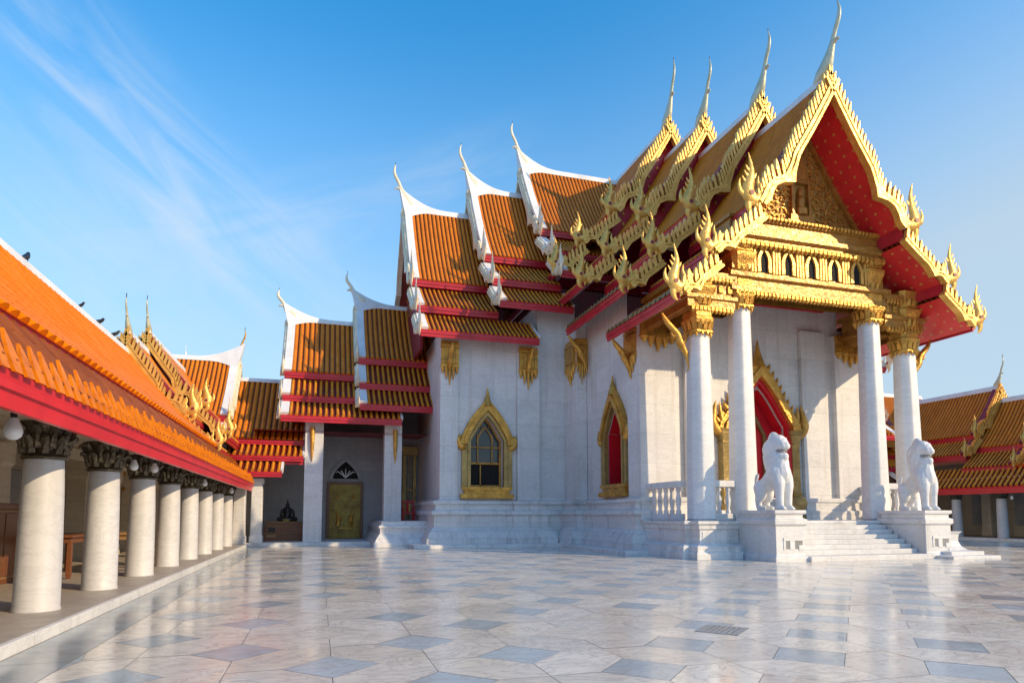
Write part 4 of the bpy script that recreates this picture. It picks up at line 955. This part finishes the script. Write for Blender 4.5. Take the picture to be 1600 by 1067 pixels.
def make_lion():
    V = lambda f, l, z: (l * .86, -f * .95, z)
    C = [([V(-.68, 0, .80), V(-.30, 0, .98), V(.18, 0, 1.30), V(.32, 0, 1.72)], [.27, .33, .44, .36]),
         ([V(.42, 0, 1.25), V(.34, 0, 1.62)], [.36, .33]),
         ([V(.06, 0, 1.50), V(.02, 0, 1.9), V(.06, 0, 2.28), V(.16, 0, 2.44)], [.36, .42, .42, .30]),
         ([V(.14, 0, 2.34), V(.34, 0, 2.36), V(.42, 0, 2.34)], [.40, .36, .30]),
         ([V(.20, 0, 2.62), V(.02, 0, 2.72), V(-.16, 0, 2.60)], [.12, .13, .08]),
         ([V(.30, 0, 2.34), V(.54, 0, 2.30), V(.66, 0, 2.285)], [.24, .19, .155]),
         ([V(.24, 0, 1.88), V(.46, 0, 1.88), V(.58, 0, 1.90)], [.32, .235, .17]),
         ([V(-.88, 0, .80), V(-1.0, 0, 1.02), V(-.92, 0, 1.28), V(-.84, 0, 1.34)], [.08, .07, .08, .03])]
    for l in (-1, 1):
        C += [([V(.30, l * .22, 1.34), V(.46, l * .27, .98), V(.48, l * .26, .55), V(.48, l * .25, .10)], [.31, .235, .17, .145]),
              ([V(.44, l * .25, .08), V(.66, l * .26, .065), V(.72, l * .26, .05)], [.13, .105, .05]),
              ([V(-.60, l * .19, .84), V(-.54, l * .25, .55), V(-.66, l * .25, .32), V(-.62, l * .25, .08)], [.28, .225, .145, .12]),
              ([V(-.62, l * .25, .07), V(-.36, l * .26, .06)], [.12, .09]),
              ([V(.50, l * .10, 2.285), V(.62, l * .13, 2.27)], [.17, .13]),
              ([V(.36, l * .14, 1.9), V(.52, l * .12, 1.9)], [.19, .14]),
              ([V(.50, l * .06, 2.53), V(.52, l * .17, 2.54), V(.40, l * .30, 2.50)], [.045, .06, .04]),
              ([V(.05, l * .37, 2.38), V(-.12, l * .38, 2.20), V(-.14, l * .33, 1.92)], [.09, .11, .06])]
        C += [([V(.66, l * .26 + .07 * k, .055), V(.78, l * .26 + .07 * k, .045)], [.038, .03]) for k in (-1, 1)]
    root = empty('guardian_lion', (15.34, 19.05, 1.74), 'white stone lion on the left stair pedestal before the red door', 'statue', 'white guardian lions flanking the stair')
    clay('body', 'lion', root, C, (0, 0, 0), .026, 4)
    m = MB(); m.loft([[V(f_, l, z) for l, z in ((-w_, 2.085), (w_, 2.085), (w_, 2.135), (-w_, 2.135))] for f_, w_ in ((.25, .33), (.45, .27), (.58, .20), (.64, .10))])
    o = m.build('mouth', 'shade_beak_grey', None); o.parent = root  # grey wedge paints the shade between the jaws
    return root
L1 = make_lion(); L1.location.x = 15.42; L1.rotation_euler.z = R(6); L1.scale = (.86, .92, .98)
L2 = copy_tree(L1); L2.location = (22.02, 19.05, 1.74); L2.rotation_euler.z = R(-2); L2['label'] = 'white stone lion on the right stair pedestal in front of the orange cloister roofs'
# lamps
def lamp(k, label):
    l = empty('hanging_lamp', (0, 0, 0), label, 'lamp', 'white globe lamps hanging along the colonnade')
    b = MB(); b.lathe(0, 0, [(.02, .115), (.05, .11), (.07, .05), (.10, -.02), (.105, -.07), (.09, -.12), (.05, -.155), (.01, -.165)], 14); b.build('globe', 'lamp', l, 60)
    b = MB(); b.lathe(0, 0, [(.035, .10), (.04, .17), (.02, .19), (.008, .2), (.008, .45)], 8); b.build('holder', 'black', l, 40)
    return l
lm = lamp(0, 'large white globe lamp hanging at the left edge beside the nearest column capital')
lm.location = (-3.66, 9.32, 2.68)
for (y, z, sc, lb) in ((14.75, 2.62, .8, 'white lamp hanging between the second and third column from the left, left of its neighbour'), (16.45, 2.68, .8, 'white lamp hanging in front of the third column capital from the left'), (23.2, 2.66, .85, 'white lamp hanging under the eave between the fifth and sixth column'), (30.0, 2.64, .9, 'white lamp hanging beside the last columns of the colonnade'), (34.4, 2.55, .9, 'small white lamp hanging at the far end of the eave by the grey back wing')):
    c = copy_tree(lm); c.location = (-3.66, y, z); c.scale = (sc,) * 3; c['label'] = lb
c = copy_tree(lm); c.location = (39.5, 28.0, 2.62); c.scale = (.9,) * 3; c['label'] = 'white lamp hanging in the dark colonnade at the right edge'
# tables, cabinet
def table(loc, L, Wd, H, m, label):
    t = empty('table', loc, label, 'table')
    b = MB(); b.box(-Wd / 2, Wd / 2, -L / 2, L / 2, H - .06, H); b.build('tabletop', m, None, bevel=.01).parent = t
    b = MB(); b.box(-Wd / 2 + .06, Wd / 2 - .06, -L / 2 + .06, L / 2 - .06, H - .18, H - .062); b.build('apron', m, None, bevel=.006).parent = t
    for sx in (-1, 1):
        for sy in (-1, 1):
            b = MB(); x, y = sx * (Wd / 2 - .09), sy * (L / 2 - .09); b.loft([[(x + a * w_, y + c_ * w_, z) for a, c_ in ((-1, -1), (1, -1), (1, 1), (-1, 1))] for w_, z in ((.035, 0), (.05, .1), (.045, H - .18))]); b.build('leg', m, None, bevel=.006).parent = t
    return t
table((-5.75, 17.9, .15), 2.3, .9, .98, 'wood', 'dark red wooden table between the first two columns of the colonnade')
table((-4.75, 19.3, .15), 1.5, .7, .98, 'wood_light', 'pale wooden table half hidden behind the third column of the colonnade')
cb_ = empty('cabinet', (-6.6, 15.9, .15), 'brown wooden cabinet at the left edge behind the nearest column', 'cabinet')
b = MB(); b.box(-.3, .3, -.8, .8, 0, 1.55); b.build('body', 'wood_light', None, bevel=.015).parent = cb_
b = MB(); b.box(-.33, .33, -.84, .84, -.0, .1); b.build('base', 'wood', None, bevel=.01).parent = cb_
b = MB(); b.box(-.36, .36, -.88, .88, 1.55, 1.68); b.build('top', 'wood', None, bevel=.015).parent = cb_
for y in (-.39, .39):
    b = MB(); b.box(.30, .325, y - .36, y + .36, .15, 1.48); d_ = b.build('cabinet_door', 'wood', None, bevel=.01); d_.parent = cb_
# altar with seated figure
al = empty('altar_table', (-1.78, 36.8, .18), 'stepped brown wooden altar stand in the dark bay left of the pillar', 'altar')
for k, (hw, d, z0, z1) in enumerate(((1.02, .55, 0, .42), (.97, .48, .42, .80), (.90, .40, .80, 1.04))):
    b = MB(); b.box(-hw, hw, -d, d, z0, z1 - .05); o = b.build('tier', 'wood', None, bevel=.012); o.parent = al
    b = MB(); b.box(-hw - .05, hw + .05, -d - .05, d + .05, z1 - .05, z1 - .001); b.build('tier_edge', 'wood_light', None, bevel=.012).parent = o
b = MB(); b.box(-.80, -.45, -.50, -.478, .48, .70); b.build('drawer', 'black', None, bevel=.01).parent = al
b = MB(); b.box(-.88, -.42, -.575, -.548, .20, .34); b.build('name_plate', 'wood_light', None, bevel=.01).parent = al
bu = empty('seated_statue', (-1.66, 36.8, 1.22), 'small black seated statue with pointed crown on the brown altar stand', 'statue')
clay('figure', 'black', bu, [([(-.42, -.08, .11), (0, -.14, .10), (.42, -.08, .11)], [.12, .13, .12]), ([(0, .02, .08), (0, .03, .38), (0, .0, .60)], [.27, .21, .20]), ([(-.24, 0, .58), (-.33, -.04, .36), (-.26, -.16, .20)], [.09, .075, .06]), ([(.24, 0, .58), (.33, -.04, .36), (.26, -.2, .14)], [.09, .075, .06]), ([(-.2, 0, .60), (0, 0, .64), (.2, 0, .60)], [.10, .11, .10]), ([(0, 0, .62), (0, -.01, .80), (0, 0, .92)], [.08, .12, .09]), ([(0, 0, .92), (0, 0, 1.03), (0, 0, 1.22)], [.07, .045, .012])], (0, 0, 0), .02, 2)
b = MB(); b.box(-.18, .12, -.36, -.33, .0, .12); b.build('plaque', 'gilt_door', None).parent = bu
# red chair on the marble podium
rc_ = empty('red_chair', (4.75, 36.0, 1.25), 'red carved wooden chair on the marble podium beside the hall wall', 'chair')
b = MB(); b.box(-.34, .34, -.3, .3, .38, .46); b.build('seat', 'red_door', None, bevel=.01).parent = rc_
b = MB(); b.box(-.34, -.26, .24, .3, .46, 1.05); b.box(.26, .34, .24, .3, .46, 1.05); b.box(-.34, .34, .24, .3, 1.0, 1.12); b.box(-.1, .1, .25, .29, .46, 1.0); b.build('backrest', 'red_door', None, bevel=.01).parent = rc_
for sx in (-1, 1):
    for y in (-.26, .26):
        b = MB(); b.box(sx * .30 - .035, sx * .30 + .035, y - .035, y + .035, 0, .38); b.build('leg', 'red_door', None, bevel=.008).parent = rc_
    b = MB(); b.box(sx * .30 - .03, sx * .30 + .03, -.3, .24, .66, .72); b.box(sx * .30 - .03, sx * .30 + .03, -.3, -.24, .46, .66); b.build('armrest', 'red_door', None, bevel=.008).parent = rc_
b = MB(); b.sweep([(0, -.31, .5), (.04, -.33, .75), (-.02, -.32, .95)], [.05, .06, .02], 6, 3); b.build('gilt_ornament', 'gold', None).parent = rc_
# drain cover in the paving
dg_ = empty('drain_cover', (5.39, 7.81, .002), 'grey slotted metal drain cover set in the marble paving', 'drain'); dg_.rotation_euler.z = R(40)
b = MB()
for (x0, x1, y0, y1) in ((-.31, .31, -.29, -.24), (-.31, .31, .24, .29), (-.31, -.26, -.24, .24), (.26, .31, -.24, .24)): b.box(x0, x1, y0, y1, 0, .008)
b.build('frame', 'steel', None, bevel=.002).parent = dg_
b = MB(); b.box(-.26, .26, -.24, .24, -.0015, .0); b.build('pit_shade', 'void', None).parent = dg_  # thin near-black sheet paints the shade under the slots
b = MB()
for k in range(7): b.box(-.26, .26, -.238 + k * .07, -.185 + k * .07, .001, .007)
b.box(-.02, .02, -.24, .24, .0005, .0065); b.build('grille', 'steel', None).parent = dg_
# crows on the ridge
def crow(loc, rz, sc, label):
    c = empty('crow', loc, label, 'bird', 'black birds on the gallery ridge'); c.rotation_euler.z = rz; c.scale = (sc,) * 3
    clay('body', 'black', c, [([(-.30, 0, .08), (-.16, 0, .14), (0, 0, .19), (.12, 0, .26), (.17, 0, .33)], [.03, .06, .085, .07, .05]), ([(.15, 0, .32), (.19, 0, .35)], [.055, .05]), ([(-.28, 0, .09), (-.46, 0, .02)], [.04, .03]), ([(0, .03, .12), (.01, .03, .0)], [.02, .012]), ([(0, -.03, .12), (.01, -.03, .0)], [.02, .012])], (0, 0, 0), .012, 2)
    b = MB(); b.sweep([(.21, 0, .345), (.26, 0, .34), (.31, 0, .325)], [.024, .016, .004], 6, 1); b.build('beak', 'shade_beak_grey', None).parent = c
    return c
RZ = 8.06
c0 = crow((-7.4, 19.0, RZ), R(100), .9, 'large black bird perched alone on the white gallery ridge, leftmost of the birds')
for (y, rz, sc, lb) in ((22.9, -20, .6, 'tiny black bird on the ridge between the large bird and the golden gables'), (24.75, 60, .8, 'black bird on the ridge nearer the golden gables, second from the right'), (26.4, 10, .8, 'black bird on the ridge closest to the golden gables')):
    c = copy_tree(c0); c.location = (-7.4, y, RZ); c.rotation_euler.z = R(rz); c.scale = (sc,) * 3; c['label'] = lb
# slim white mast on the pavilion ridge
ms = MB(); ms.lathe(-7.47, 39.5, [(.05, 10.3), (.045, 10.75), (.015, 10.78), (.012, 11.2)], 8)
tag(ms.build('ridge_mast', 'plaster', None, 40), 'thin white rod standing on the corner pavilion ridge behind the golden gables', 'mast')
